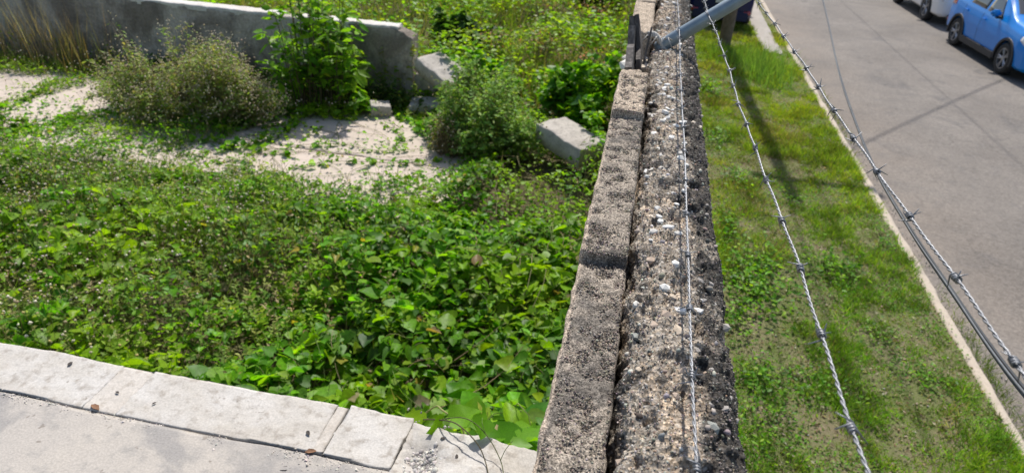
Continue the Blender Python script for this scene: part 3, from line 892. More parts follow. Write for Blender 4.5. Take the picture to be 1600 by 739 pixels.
# cable bundle sagging under the outer wire towards the pole
def crom(pts, per=14):
    pts = np.array(pts, float); P = np.vstack([2 * pts[0] - pts[1], pts, 2 * pts[-1] - pts[-2]]); out = []
    for i in range(1, len(P) - 2):
        for q in np.linspace(0, 1, per, endpoint=False):
            p0, p1, p2, p3 = P[i - 1:i + 3]
            out.append(.5 * ((2 * p1) + (-p0 + p2) * q + (2 * p0 - 5 * p1 + 4 * p2 - p3) * q * q + (-p0 + 3 * p1 - 3 * p2 + p3) * q ** 3))
    out.append(pts[-1]); return np.array(out)
CB = crom([(.52, .0, 3.85), (.62, .60, 3.60), (.70, 1.04, 3.453), (.80, 1.567, 3.327), (.90, 2.126, 3.208), (1.05, 2.98, 3.052), (1.15, 3.73, 2.995), (1.30, 4.96, 2.973), (1.50, 6.62, 3.040), (1.68, 10.5, 3.75), (1.86, 17.6, 6.4)])
cb = empty('cable_bundle', (.52, 0, 3.85), 0, 'bundle of thin black and grey cables sagging beneath the outer barbed wire', 'cable')
for k, (dx, dz, r, mt) in enumerate([(.0030, .0012, .0036, 'black_cable'), (-.0022, .0012, .0026, 'grey_cable'), (-.0006, -.0038, .0026, 'grey_cable')]):
    C = CB - np.array([.52, 0, 3.85]); s = np.linspace(0, 1, len(C))
    C = C + np.stack([dx + .0006 * np.sin(s * 40 + k * 2), 0 * s, dz + .0006 * np.cos(s * 33 + k)], 1)
    V, F, _ = tubes_np(C[None], np.full((1, len(C)), r), 8)
    obj('cable', mesh_np('cable', V, F, smooth=True), MATS[mt], cb)

# ================================================================== UTILITY POLE AND OVERHEAD CABLES
pole = empty('utility_pole', (1.93, 17.75, 0), 0, 'brown wooden utility pole standing in the verge beyond the pipe', 'pole')
mb = MB(); mb.lathe([(-.3, .15), (0, .148), (3, .135), (6, .122), (11.2, .105), (11.22, .0)], 20, 'Z'); obj('shaft', mb.mesh('shaft', True), MATS['pole_wood'], pole)
mb = MB(); mb.box((.45, 0, 10.3), (1.9, .1, .12)); obj('crossarm', mb.mesh('crossarm', bevel=.008), MATS['pole_wood'], pole)
for dx in (-.35, .45, 1.25):
    mb = MB(); mb.lathe([(10.36, .03), (10.4, .05), (10.44, .05), (10.46, .035), (10.5, .03), (10.51, 0)], 10, 'Z', (dx, 0, 0)); obj('insulator', mb.mesh('insulator', True), MATS['plate'], pole)
def overhead(name, p0, p1, sag, r, label):
    s = np.linspace(0, 1, 40)[:, None]; C = np.array(p0) * (1 - s) + np.array(p1) * s; C[:, 2] -= (4 * sag * s * (1 - s))[:, 0]
    V, F, _ = tubes_np((C - np.array(p0))[None], np.full((1, 40), r), 8)
    o = obj(name, mesh_np(name, V, F, smooth=True), MATS['black_cable'], None, p0)
    tag(o, label, 'cable', 'overhead cables on the utility pole')
overhead('overhead_cable', (2.38, 17.75, 10.5), (2.38, -20, 10.3), .5, .015, 'overhead cable along the verge, above the picture, throwing a shadow line on grass')
overhead('overhead_cable', (1.98, 17.75, 8.2), (1.95, -20, 8.0), .4, .015, 'thick lower overhead cable along the verge, above the picture')
overhead('overhead_cable', (1.96, 17.72, 10.1), (14.5, 33.5, 10.2), .25, .019, 'overhead service cable crossing the street, above the picture')
overhead('overhead_cable', (5.95, 40, 8.6), (6.1, -20, 8.6), .5, .008, 'thin overhead cable above the street, out of the picture')

# ================================================================== BACK WALL AND RUBBLE
bw = empty('back_wall', (-6, 8.5, 1.0), 0, 'low grey stained concrete wall across the back of the lot, broken at its right end', 'wall')
BM_ = Matrix.Translation((6, -8.5, -1.0))
def zend(X, Y): return -.10 * sstep(-3.05, -2.8, X) * (.3 + fbm(X * 12, Y * 12, 8)) + .03 * (fbm(X * 2.5, Y * 0, 19) - .5)
me = rough_block('wall_panel', -16, -2.80, 8.40, 8.62, .9, 2.045, .03, .012, .02, .02, 401, sc=9, zf=zend); me.transform(BM_); obj('wall_panel', me, MATS['stained_concrete'], bw)
me = rough_block('sunlit_top_strip', -16, -4.55, 8.405, 8.615, 2.0, 2.064, .03, .008, .012, .016, 405, sc=9); me.transform(BM_); obj('sunlit_top_strip', me, MATS['sunlit_wall_top'], bw)  # thin added strip, its whiter colour stands for sun on the wall top
me = rough_block('sunlit_top_strip', -4.30, -2.98, 8.41, 8.61, 2.0, 2.066, .03, .010, .014, .03, 407, sc=9); me.transform(BM_); obj('sunlit_top_strip', me, MATS['sunlit_wall_top'], bw)
me = rough_block('broken_end', -2.79, -2.15, 8.42, 8.66, .9, 1.50, .03, .03, .03, .03, 409, sc=7); me.transform(BM_); obj('broken_end', me, MATS['stained_concrete'], bw)

def chunk(name, size, loc, rot, label, seed, amp=.014, edge=.028):
    a, b_, c = (q / 2 for q in size)
    me = rough_block(name, -a, a, -b_, b_, -c, c, .035, amp, .012, edge, seed, sc=9)
    bm = bmesh.new(); bm.from_mesh(me); bmesh.ops.holes_fill(bm, edges=[e for e in bm.edges if e.is_boundary], sides=0); bm.to_mesh(me); bm.free()
    o = obj(name, me, MATS['rubble_concrete'], None, loc, rot)
    return tag(o, label, 'rubble', 'concrete rubble lying in the lot')
chunk('concrete_slab', (.66, .40, .17), (-2.36, 8.27, 1.60), (math.radians(6), math.radians(15), math.radians(-33)), 'tilted slab of broken concrete leaning at the end of the back wall', 421, .016, .03)
chunk('concrete_beam', (.74, .38, .21), (-.585, 6.98, 1.43), (math.radians(2), math.radians(3), math.radians(-44)), 'square concrete block lying in the vines near the boundary wall', 423)
chunk('concrete_lump', (.24, .20, .17), (-3.02, 7.80, 1.20), (.06, .1, .5), 'small grey concrete lump on the bare patio floor', 425, .02, .02)
chunk('concrete_block', (.40, .26, .18), (-2.52, 8.12, 1.18), (.1, -.05, .12), 'shaded concrete block under the tilted slab', 427, .012, .016)

# ================================================================== CARS
def make_car(name, label, loc, rz, paint, Lg=4.55, Wd=1.84, Ht=1.66, wb=2.69, tyre_r=.355, clear=.24, boot='suv', cladding=True):
    """nose along -Y in local space"""
    root = empty(name, loc, rz, label, 'car', 'cars parked on the street')
    hw = Wd / 2; yf = -Lg / 2; yr = Lg / 2
    bel = clear + .76; bon = bel + .06
    st = [  # y, bottom, belt, roof, halfwidth, roof halfwidth
        (yf, clear + .16, clear + .44, clear + .50, hw * .74, hw * .60),
        (yf + .06, clear + .04, clear + .56, clear + .66, hw * .86, hw * .70),
        (yf + .22, clear, bel - .09, bon - .02, hw * .955, hw * .80),
        (yf + .55, clear, bel - .03, bon + .06, hw, hw * .84),
        (yf + 1.10, clear, bel + .01, bon + .11, hw, hw * .85),
        (yf + 1.35, clear, bel + .03, bon + .20, hw, hw * .84),
        (yf + 2.05, clear, bel + .06, Ht - .04, hw, hw * .74),
        (yf + 2.6, clear, bel + .07, Ht, hw, hw * .74),
        (yr - 1.1, clear, bel + .09, Ht - .01, hw, hw * .73),
        (yr - .52, clear + .02, bel + .12, Ht - .06, hw * .985, hw * .71),
        (yr - .12, clear + .08, bel + .10, bel + .22, hw * .93, hw * .72),
        (yr - .03, clear + .12, bel + .02, bel + .10, hw * .88, hw * .70),
        (yr, clear + .18, bel - .12, bel - .05, hw * .80, hw * .62)]
    st = np.array(st)
    def S(y, t):
        y = np.asarray(y, float); t = np.asarray(t, float)
        q = [np.interp(y, st[:, 0], st[:, i]) for i in range(1, 6)]
        zb, ze, zr, wd, wr = q
        dz = ze - zb
        px = [0 * wd, wd * .86, wd * .965, wd * .985, wd * 1.0, wd * .985, wd * .955, wr * 1.03, wr * .93, wr * .55, 0 * wd]
        pz = [zb, zb, zb + .07, zb + dz * .33, zb + dz * .58, zb + dz * .82, ze, ze + (zr - ze) * .86, ze + (zr - ze) * .965, zr, zr + .015]
        k = np.clip(np.floor(t).astype(int), 0, 9); f = t - k
        X = np.choose(k, px[:-1]) * (1 - f) + np.choose(k, px[1:]) * f
        Z = np.choose(k, pz[:-1]) * (1 - f) + np.choose(k, pz[1:]) * f
        return np.stack([X, y, Z], -1)
    ysn = np.unique(np.concatenate([np.linspace(yf, yr, 60), st[:, 0]]))
    tn = np.linspace(0, 10, 41)
    Yg, Tg = np.meshgrid(ysn, tn, indexing='ij')
    half = S(Yg, Tg)
    left = half[:, ::-1].copy(); left[..., 0] *= -1
    full = np.concatenate([left[:, :-1], half], 1) if False else np.concatenate([half[:, :-1], left], 1)   # bottom -> right -> roof -> left -> bottom
    ny, nk = full.shape[:2]
    mb_v = [tuple(p) for p in full.reshape(-1, 3)]
    fs = [(i * nk + k, (i + 1) * nk + k, (i + 1) * nk + (k + 1) % nk, i * nk + (k + 1) % nk) for i in range(ny - 1) for k in range(nk)]
    fs.append(tuple(range(nk))); fs.append(tuple((ny - 1) * nk + k for k in range(nk - 1, -1, -1)))
    me = bpy.data.meshes.new('body'); me.from_pydata(mb_v, [], fs)
    bm = bmesh.new(); bm.from_mesh(me)
    bmesh.ops.remove_doubles(bm, verts=bm.verts, dist=1e-4)
    bmesh.ops.recalc_face_normals(bm, faces=bm.faces); bm.to_mesh(me); bm.free()
    for p in me.polygons: p.use_smooth = True
    tmp = bpy.data.objects.new('tmp', me); COL.objects.link(tmp)
    fy = -wb / 2 + .02; ry = wb / 2 + .02
    cutters = []
    for yc in (fy, ry):
        for s in (-1, 1):
            mb = MB(); mb.lathe([(-.16, 0.0), (-.16, tyre_r + .065), (.3, tyre_r + .065), (.3, 0.0)], 32, 'X', (s * (hw - .12), yc, tyre_r + .01))
            cm = mb.mesh('cut'); bmc = bmesh.new(); bmc.from_mesh(cm); bmesh.ops.remove_doubles(bmc, verts=bmc.verts, dist=1e-4); bmesh.ops.recalc_face_normals(bmc, faces=bmc.faces); bmc.to_mesh(cm); bmc.free()
            c = bpy.data.objects.new('cut', cm); COL.objects.link(c); cutters.append(c)
            md = tmp.modifiers.new('b', 'BOOLEAN'); md.operation = 'DIFFERENCE'; md.object = c; md.solver = 'EXACT'
    dg = bpy.context.evaluated_depsgraph_get(); dg.update()
    body = bpy.data.meshes.new_from_object(tmp.evaluated_get(dg))
    bpy.data.objects.remove(tmp)
    for c in cutters: bpy.data.objects.remove(c)
    body.name = 'body'; body.materials.clear(); obj('body', body, MATS[paint], root)
    def patch(nm, quad, mat, off=.004, nu=8, nv=5, parent=root, s=1):
        # quad: (y,t) corners a,b,c,d
        (a, b_, c, d_) = [np.array(q, float) for q in quad]
        uu, vv = np.meshgrid(np.linspace(0, 1, nu), np.linspace(0, 1, nv))
        yt = (a * (1 - uu[..., None]) + b_ * uu[..., None]) * (1 - vv[..., None]) + (d_ * (1 - uu[..., None]) + c * uu[..., None]) * vv[..., None]
        P = S(yt[..., 0], yt[..., 1])
        du = np.gradient(P, axis=1); dv = np.gradient(P, axis=0); nn = unit(np.cross(du, dv)); nn *= np.sign(nn[..., :1] + 1e-6) if abs(nn[..., 0]).mean() > .3 else np.sign(nn[..., 2:] + 1e-6)
        Q = P + nn * off
        V = np.concatenate([Q.reshape(-1, 3), (P - nn * .004).reshape(-1, 3)]); V[:, 0] *= s
        F = grid_faces(nu, nv); n0 = nu * nv
        rim = np.concatenate([np.arange(nu), np.arange(1, nv) * nu + nu - 1, (nv - 1) * nu + np.arange(nu - 2, -1, -1), np.arange(nv - 2, 0, -1) * nu])
        R2 = np.roll(rim, -1)
        F2 = np.stack([rim, rim + n0, R2 + n0, R2], 1)
        return obj(nm, mesh_np(nm, V, np.concatenate([F, F2]), smooth=False), MATS[mat], parent)
    c0 = yf + 1.62; c1 = yf + 2.52; c2 = yf + 3.42; c3 = yr - .45
    for s in (-1, 1):
        patch('side_window', [(c0, 6.14), (c1 - .05, 6.14), (c1 - .05, 6.92), (c0 + .42, 6.92)], 'car_glass', s=s)
        patch('side_window', [(c1 + .04, 6.14), (c2 - .02, 6.14), (c2 - .08, 6.92), (c1 + .04, 6.92)], 'car_glass', s=s)
        patch('side_window', [(c2 + .06, 6.2), (c3 + .05, 6.32), (c3 - .25, 6.88), (c2 + .0, 6.9)], 'car_glass', s=s)
        for (ya, yb) in ((c0 - .12, c1), (c1, c2 + .12)):
            d = obj('door_seam', bpy.data.meshes.new('door_seam'), MATS['dark_gap'], root)
            parts = []
            for (yq, y2, t0, t1) in ((yb, yb + .012, 1.9, 6.0), (ya, yb, 1.85, 1.95)):
                uu, vv = np.meshgrid(np.linspace(0, 1, 2), np.linspace(0, 1, 10))
                P = S(yq + (y2 - yq) * uu, t0 + (t1 - t0) * vv); P[..., 0] = (P[..., 0] + .002) * s
                parts.append((P.reshape(-1, 3), grid_faces(2, 10), np.ones((20, 3))))
            V, F, C = join(parts); me2 = mesh_np('door_seam', V, F); me2.materials.append(MATS['dark_gap']); d.data = me2
            hp = S(yb - .14, 5.2)
            mb = MB(); mb.box((s * (hp[0] + .022), float(hp[1]), float(hp[2])), (.03, .20, .035)); obj('door_handle', mb.mesh('door_handle', bevel=.008), MATS[paint], root)
        # mirror
        mp = S(c0 + .14, 6.25)
        mr = obj('wing_mirror', bpy.data.meshes.new('x'), None, root)
        mb = MB(); mb.box((0, 0, 0), (.22, .13, .16)); mme = mb.mesh('wing_mirror', True, bevel=.045); mme.materials.append(MATS[paint]); mr.data = mme
        mr.location = (s * (float(mp[0]) + .15), float(mp[1]), float(mp[2]) + .06); mr.rotation_euler = (0, 0, s * .15)
        mb = MB(); mb.box((-s * .09, 0, -.09), (.16, .07, .05)); obj('mirror_stalk', mb.mesh('mirror_stalk', bevel=.01), MATS['black_plastic'], mr)
        mb = MB(); mb.box((s * .0, .068, 0), (.17, .006, .11)); obj('mirror_glass', mb.mesh('mirror_glass'), MATS['car_glass'], mr)
        # lamps
        patch('headlight', [(yf + .10, 4.6), (yf + .52, 5.2), (yf + .50, 6.0), (yf + .09, 5.9)], 'lamp_clear', s=s, off=.006)
        patch('tail_light', [(yr - .42, 5.0), (yr - .07, 4.9), (yr - .05, 6.1), (yr - .34, 6.3)], 'lamp_red', s=s, off=.008)
        mb = MB(); mb.box((s * hw * .76, yr - .015, clear + .27), (.22, .08, .11)); obj('rear_reflector', mb.mesh('rear_reflector', True, bevel=.025), MATS['lamp_red'], root)
        # front fog lamp recess
        mb = MB(); mb.lathe([(0, .001), (.0, .075)], 14, 'X'); fm = mb.mesh('fog_lamp'); fm.transform(Matrix.Rotation(math.radians(90), 4, 'Z'))
        obj('fog_lamp', fm, MATS['black_plastic'], root, (s * hw * .66, yf + .035, clear + .26))
        # wheels
        for yc in (fy, ry):
            wh = empty('wheel', (0, 0, 0)); wh.parent = root; wh.location = (s * (hw - .115), yc, tyre_r)
            R = tyre_r
            mb = MB(); mb.lathe([(-.105, R * .66), (-.11, R * .80), (-.10, R * .93), (-.075, R * .99), (0, R), (.075, R * .99), (.10, R * .93), (.112, R * .80), (.105, R * .68), (.06, R * .645)], 36, 'X')
            obj('tyre', mb.mesh('tyre', True), MATS['tyre_rubber'], wh)
            rim = MB()
            rim.lathe([(s * .085, R * .665), (s * .10, R * .655), (s * .10, R * .60), (s * .05, R * .585), (-s * .05, R * .58)], 36, 'X')
            ro = None
            for k in range(5):
                for dk in (-.16, .16):
                    a = 2 * math.pi * k / 5 + dk; a2 = 2 * math.pi * k / 5 + dk * .55
                    p0 = Vector((s * .072, math.cos(a2) * R * .14, math.sin(a2) * R * .14)); p1 = Vector((s * .085, math.cos(a) * R * .60, math.sin(a) * R * .60))
                    rim.tube([p0, p1], [.022, .019], 6)
            rim.lathe([(s * .094, .001), (s * .094, R * .15), (s * .07, R * .19)], 16, 'X')
            obj('rim', rim.mesh('rim', False), MATS['alloy'], wh)
            mb = MB(); mb.lathe([(s * .01, .001), (s * .01, R * .585)], 24, 'X'); obj('brake_disc', mb.mesh('brake_disc'), MATS['dark_gap'], wh)
            if cladding:
                mb = MB(); n = 22; r0, r1 = R + .035, R + .105
                V = []; F = []
                for i in range(n + 1):
                    a = math.radians(-14 + 208 * i / n)
                    for (r, xx) in ((r0, hw - .05), (r0, hw + .014), (r1 - .01, hw + .014), (r1, hw - .05)):
                        V.append((s * xx, yc + r * math.cos(a), R + .01 + r * math.sin(a)))
                for i in range(n):
                    for k in range(4): F.append((i * 4 + k, i * 4 + (k + 1) % 4, (i + 1) * 4 + (k + 1) % 4, (i + 1) * 4 + k))
                mb.add(V, F); obj('arch_trim', mb.mesh('arch_trim'), MATS['black_plastic'], root)
        if cladding:
            mb = MB(); mb.box((s * (hw - .005), (fy + ry) / 2, clear + .065), (.05, wb - 2 * tyre_r - .16, .16)); obj('sill_trim', mb.mesh('sill_trim', bevel=.012), MATS['black_plastic'], root)
    # windscreen and rear window
    def across(nm, ya, yb, mat, wfac=.93):
        uu, vv = np.meshgrid(np.linspace(-1, 1, 11), np.linspace(0, 1, 6))
        yv = ya + (yb - ya) * vv
        tq = 10 - 2.9 * np.abs(uu)
        P = S(yv, tq); P[..., 0] *= np.sign(uu) * wfac; P[..., 2] += .008
        V = np.concatenate([P.reshape(-1, 3), (P - np.array([0, 0, .012])).reshape(-1, 3)])
        obj(nm, mesh_np(nm, V, grid_faces(11, 6), smooth=True), MATS[mat], root)
    across('windscreen', yf + 1.40, yf + 2.02, 'car_glass'); across('rear_window', yr - .50, yr - .14, 'car_glass')
    mb = MB(); mb.box((0, yf + .01, clear + .30), (Wd * .52, .05, .20)); obj('grille', mb.mesh('grille', bevel=.015), MATS['black_plastic'], root)
    mb = MB(); mb.box((0, yf + .035, clear + .07), (Wd * .66, .06, .09)); obj('lower_grille', mb.mesh('lower_grille', bevel=.015), MATS['black_plastic'], root)
    mb = MB(); mb.box((0, yr - .01, clear + .18), (Wd * .82, .10, .26)); obj('rear_bumper', mb.mesh('rear_bumper', bevel=.03), MATS['black_plastic'] if cladding else MATS[paint], root)
    mb = MB(); mb.box((0, yr + .02, clear + .55), (.34, .014, .16)); obj('number_plate', mb.mesh('number_plate', bevel=.004), MATS['plate'], root)
    mb = MB(); mb.box((0, 0, clear + .02), (Wd * .7, Lg * .86, .10)); obj('underbody', mb.mesh('underbody'), MATS['dark_gap'], root)
    return root
make_car('parked_car', 'bright blue sport utility car with black arch trim parked across the street', (9.02, 19.52, .03), math.radians(3.3), 'blue_paint')
make_car('parked_car', 'white car parked behind the blue one across the street', (9.12, 25.45, .03), math.radians(1.5), 'white_paint', 4.75, 1.88, 1.78, 2.75, .38, .27, cladding=False)
make_car('parked_car', 'dark navy car on the verge beyond the utility pole', (1.88, 21.95, .09), math.radians(180), 'navy_paint', 4.4, 1.76, 1.6, 2.6, .33, .16, cladding=False)

# ================================================================== VEGETATION IN THE LOT
P1 = [(-8.4, 7.45), (-7.67, 7.72), (-6.65, 7.65), (-5.95, 7.0), (-6.05, 6.45), (-6.7, 6.0), (-8.4, 5.85)]
P2 = [(-4.75, 6.25), (-4.45, 6.5), (-4.15, 7.2), (-3.44, 7.34), (-2.95, 7.85), (-1.95, 7.1), (-1.75, 6.62), (-2.35, 6.2), (-2.42, 5.80), (-2.98, 5.55), (-3.5, 6.05), (-4.2, 6.15), (-4.55, 5.95)]
def bare(x, y):
    jx = x + .5 * (fbm(x * 2.2, y * 2.2, 501) - .5); jy = y + .5 * (fbm(x * 2.2, y * 2.2, 503) - .5)
    b_ = (inpoly(jx, jy, P1) | inpoly(jx, jy, P2)) & ~(((x + 5.2) / .95) ** 2 + ((y - 6.62) / .42) ** 2 < 1) & ~((x > -6.3) & (x < -4.55) & (y < 6.5 + .3 * (fbm(x * 3, y * 3, 507) - .5)))
    strip = np.abs((x + 7.08) - .25 * (y - 7)) < .13            # weeds in the joint between the left slabs
    return b_ & ~(strip & (x < -6))
def veg_h(x, y):
    h = .09 + .20 * sstep(.30, .74, fbm(x * .95, y * .95, 511, 3)) + .15 * sstep(.35, .7, fbm(x * 2.7, y * 2.7, 513, 2))
    h = h + .50 * sstep(3.0, 1.5, y) * sstep(-2.6, -1.2, x) + .22 * sstep(-1.3, -.2, x) * sstep(9, 4, y)
    h = h * (1 - .60 * sstep(4.3, 5.9, y) * (y < 8.3) * sstep(-1.2, -1.9, x))
    h = h * (1 - .75 * np.exp(-(((x + .95) / .42) ** 2 + ((y - 6.45) / .42) ** 2)))
    return h
def species(x, y): return fbm(x * .75 + 3.1, y * .75 - 1.7, 571, 3)
def lotpts(n, x0, x1, y0, y1, keepf):
    x = rng.uniform(x0, x1, n); y = rng.uniform(y0, y1, n)
    k = keepf(x, y); x = x[k]; y = y[k]
    return x, y
GREENS = [(.14, .33, .014), (.105, .27, .014), (.19, .39, .014), (.26, .43, .016), (.07, .19, .016)]
WGT = [.28, .26, .2, .12, .14]

rng = np.random.default_rng(4100)
# --- heart-leaved creeper
def vine_keep(x, y):
    r = rng.random(len(x))
    left = sstep(-2.0, -3.6, x + .5 * (y - 3.4) * 0 + .9 * (fbm(x * .7, y * .7, 521) - .5))
    low = sstep(5.4, 4.6, y)
    d = 1 - .55 * left * low
    hole = sstep(.60, .72, fbm(x * 1.3, y * 1.3, 523)) * .55
    d = d * (1 - hole * (1 - sstep(4.8, 5.4, y)))
    d = np.where(bare(x, y), .03 + .55 * sstep(.48, .60, fbm(x * 2.6, y * 2.6, 525)) * (.35 + .65 * sstep(-3.4, -4.3, x) * sstep(-6.1, -5.7, x)), d)
    d = np.where((x + .85) ** 2 + (y - 6.5) ** 2 < .22, d * .45, d)      # thin in front of the fallen block
    return (r < d) & (y < 8.36)
x, y = lotpts(60000, -9.2, -.07, 1.46, 8.4, vine_keep)
n = len(x); h = veg_h(x, y)
isb = bare(x, y)
fr = rng.random(n) ** .42
z = lot_z(x, y) + np.where(isb, .07 * rng.random(n) + .03, h * fr)
P = np.stack([x, y, z], 1)
f, nor = leaf_frames(n, .42)
sz = np.clip(rng.normal(.078, .020, n), .035, .125) * np.where(isb, .8, 1) * (.72 + .28 * sstep(6.5, 3, y)) * (.85 + .3 * sstep(3.2, 1.8, y)) * (.72 + .62 * np.maximum(sstep(.38, .62, species(x, y)), .85 * sstep(-2.4, -1.4, x) * sstep(5.2, 4.2, y)))
col = pal(n, GREENS, .20, WGT)
yel = sstep(.50, .66, fbm(x * 1.1, y * 1.1, 531))[:, None]; col = col * (1 - .30 * sstep(.46, .36, fbm(x * 1.5, y * 1.5, 533))[:, None] * (1 - yel))
col = col * (1 - .6 * yel) + .6 * yel * np.array([[.29, .42, .018]]) * (1 + rng.normal(size=(n, 1)) * .15)
old = rng.random(n) < .010 + .05 * sstep(.62, .70, fbm(x * 1.8, y * 1.8, 535))
col[old] = pal(int(old.sum()), [(.36, .32, .05), (.26, .18, .08), (.30, .25, .14)], .15)
vine = empty('creeping_vine', (-2, 4, LOT), 0, 'mat of heart-leaved green creeper covering the lot beside the wall', 'vine')
VM = Matrix.Translation((2, -4, -LOT))
# nearest leaves are parts of their own
dist = np.linalg.norm(P - np.array([0, 0, CAM_Z]), axis=1)
vis = (x > -2.1) & (y > 1.6) & (fr > .62)
order = np.argsort(np.where(vis, dist, 99))[:285]
LT = []
for k in range(6):
    c = [(.14, .33, .014), (.105, .27, .014), (.19, .39, .014), (.26, .43, .016), (.08, .21, .016), (.16, .35, .016)][k]
    V = HEART.copy(); V[:, 2] += .10 * np.sin(V[:, 0] * (3 + k)) + .05 * np.cos(V[:, 1] * (4 + k) + k); V[:, 0] *= 1 + .1 * math.sin(k * 2.1)
    me = mesh_np('leaf', V, HEART_F, np.array([c]).repeat(len(V), 0), smooth=False); me.materials.append(MATS['vine_leaf']); LT.append(me)
def leaf_obj(p, f, nn, s, k):
    f = Vector(f).normalized(); sd = f.cross(Vector(nn)).normalized(); nn = sd.cross(f)
    M = Matrix(((sd.x, f.x, nn.x, 0), (sd.y, f.y, nn.y, 0), (sd.z, f.z, nn.z, 0), (0, 0, 0, 1))) @ Matrix.Diagonal((s, s, s, 1))
    obj('leaf', LT[k % 6], None, vine, mw=Matrix.Translation(Vector(p) - Vector((-2, 4, LOT))) @ M)
for q, i in enumerate(order):
    leaf_obj(P[i], f[i], nor[i], float(sz[i]), int(rng.integers(6)))
# the few leaves that reach over the parapet
for (p, ff, nn, s, k) in [((-.405, 1.472, 2.70), (-.35, -.75, .15), (.80, -.1, .6), .075, 2), ((-.40, 1.50, 2.675), (.75, .35, .28), (-.35, -.25, .9), .105, 5), ((-.290, 1.472, 2.745), (.12, -.9, -.22), (.35, -.3, .85), .070, 1),
                          ((-.50, 1.56, 2.58), (-.8, .3, .1), (0, -.3, .95), .075, 3), ((-.22, 1.57, 2.55), (.8, .2, .1), (.2, -.2, 1), .07, 0)]:
    leaf_obj(p, ff, nn, s, k)
rest = np.ones(n, bool); rest[order] = False
ri = np.where(rest)[0]; mix_ = rng.random(len(ri)); parts = []
for lo_, hi_, wx, curl_ in ((0, .4, 1.0, 0.0), (.4, .7, .8, .22), (.7, .88, 1.08, -.18), (.88, 1.01, .62, .35)):
    ii = ri[(mix_ >= lo_) & (mix_ < hi_)]; T_ = HEART.copy(); T_[:, 2] += curl_ * (4 * T_[:, 0] ** 2) - .5 * abs(curl_) * np.maximum(T_[:, 1] - .5, 0); T_[:, 0] *= wx
    parts.append(scatter(T_, HEART_F, P[ii], f[ii], nor[ii], sz[ii] * (.75 + .6 * rng.random(len(ii))), col[ii]))
V, F, C = join(parts)
V += np.array([2, -4, -LOT])
o = obj('leaf_mass', mesh_np('leaf_mass', V, F, C), MATS['vine_leaf'], vine); o['kind'] = 'stuff'
# stems: petioles under the leaves and long runners
sel = rng.random(n) < .35
B = P[sel]; m_ = len(B)
base = B + np.stack([rng.normal(size=m_) * .06, rng.normal(size=m_) * .06, -np.abs(rng.normal(.14, .06, m_))], 1)
midp = (B + base) / 2 + rng.normal(size=(m_, 3)) * .02
Cc = np.stack([base, midp, B], 1)
V1, F1, C1 = tubes_np(Cc, np.array([[.0022, .002, .0016]]).repeat(m_, 0), 3, pal(m_, [(.14, .17, .05), (.22, .18, .09), (.10, .13, .04)], .2))
nr = 420
rx = rng.uniform(-6, -.2, nr); ry = rng.uniform(1.7, 8.2, nr); ang = rng.uniform(0, 6.28, nr); ln = rng.uniform(.25, .9, nr)
k_ = 8; q = np.linspace(0, 1, k_)
RX = rx[:, None] + np.cos(ang)[:, None] * ln[:, None] * q + .08 * np.sin(q * 5 + rx[:, None] * 9); RY = ry[:, None] + np.sin(ang)[:, None] * ln[:, None] * q + .08 * np.cos(q * 4 + ry[:, None] * 7)
RY = np.maximum(RY, 1.62); RX = np.minimum(RX, -.08)
RZ_ = lot_z(RX, RY) + np.where(bare(RX, RY), .05, veg_h(RX, RY) * (.75 + .35 * np.sin(q * 3.0 + rx[:, None])))
V2, F2, C2 = tubes_np(np.stack([RX, RY, RZ_], -1), np.linspace(.0038, .0018, k_)[None].repeat(nr, 0), 4, pal(nr, [(.20, .22, .08), (.28, .22, .12), (.15, .2, .06)], .2))
V, F, C = join([(V1, F1, C1), (V2, F2, C2)])
o = obj('stem_mass', mesh_np('stem_mass', V + np.array([2, -4, -LOT]), F, C), MATS['stem'], vine); o['kind'] = 'stuff'
# bare runners trailing over the broken coping
for k, (pts, r) in enumerate([([(-.52, 1.60, 2.56), (-.43, 1.47, 2.705), (-.36, 1.43, 2.745), (-.29, 1.385, 2.735), (-.255, 1.35, 2.707), (-.225, 1.28, 2.701), (-.19, 1.2, 2.70)], .0022),
                              ([(-.43, 1.47, 2.705), (-.34, 1.45, 2.752), (-.27, 1.41, 2.748), (-.215, 1.36, 2.712), (-.19, 1.30, 2.70), (-.15, 1.2, 2.698)], .0017),
                              ([(-.215, 1.36, 2.712), (-.205, 1.375, 2.74), (-.19, 1.39, 2.76)], .0012), ([(-.27, 1.41, 2.748), (-.285, 1.43, 2.765), (-.29, 1.455, 2.762)], .0013),
                              ([(-.68, 2.0, 2.12), (-.58, 1.95, 2.28), (-.52, 1.86, 2.36), (-.44, 1.82, 2.34), (-.40, 1.78, 2.25)], .004)]):
    C = crom(pts, 6); V, F, Cq = tubes_np(C[None], np.linspace(r, r * .6, len(C))[None], 6, np.array([(.10, .085, .045), (.10, .12, .04), (.13, .17, .05), (.12, .2, .04), (.30, .30, .12)])[k:k + 1])
    obj('runner', mesh_np('runner', V + np.array([2, -4, -LOT]), F, Cq, smooth=True), MATS['stem'], vine)

rng = np.random.default_rng(4101)
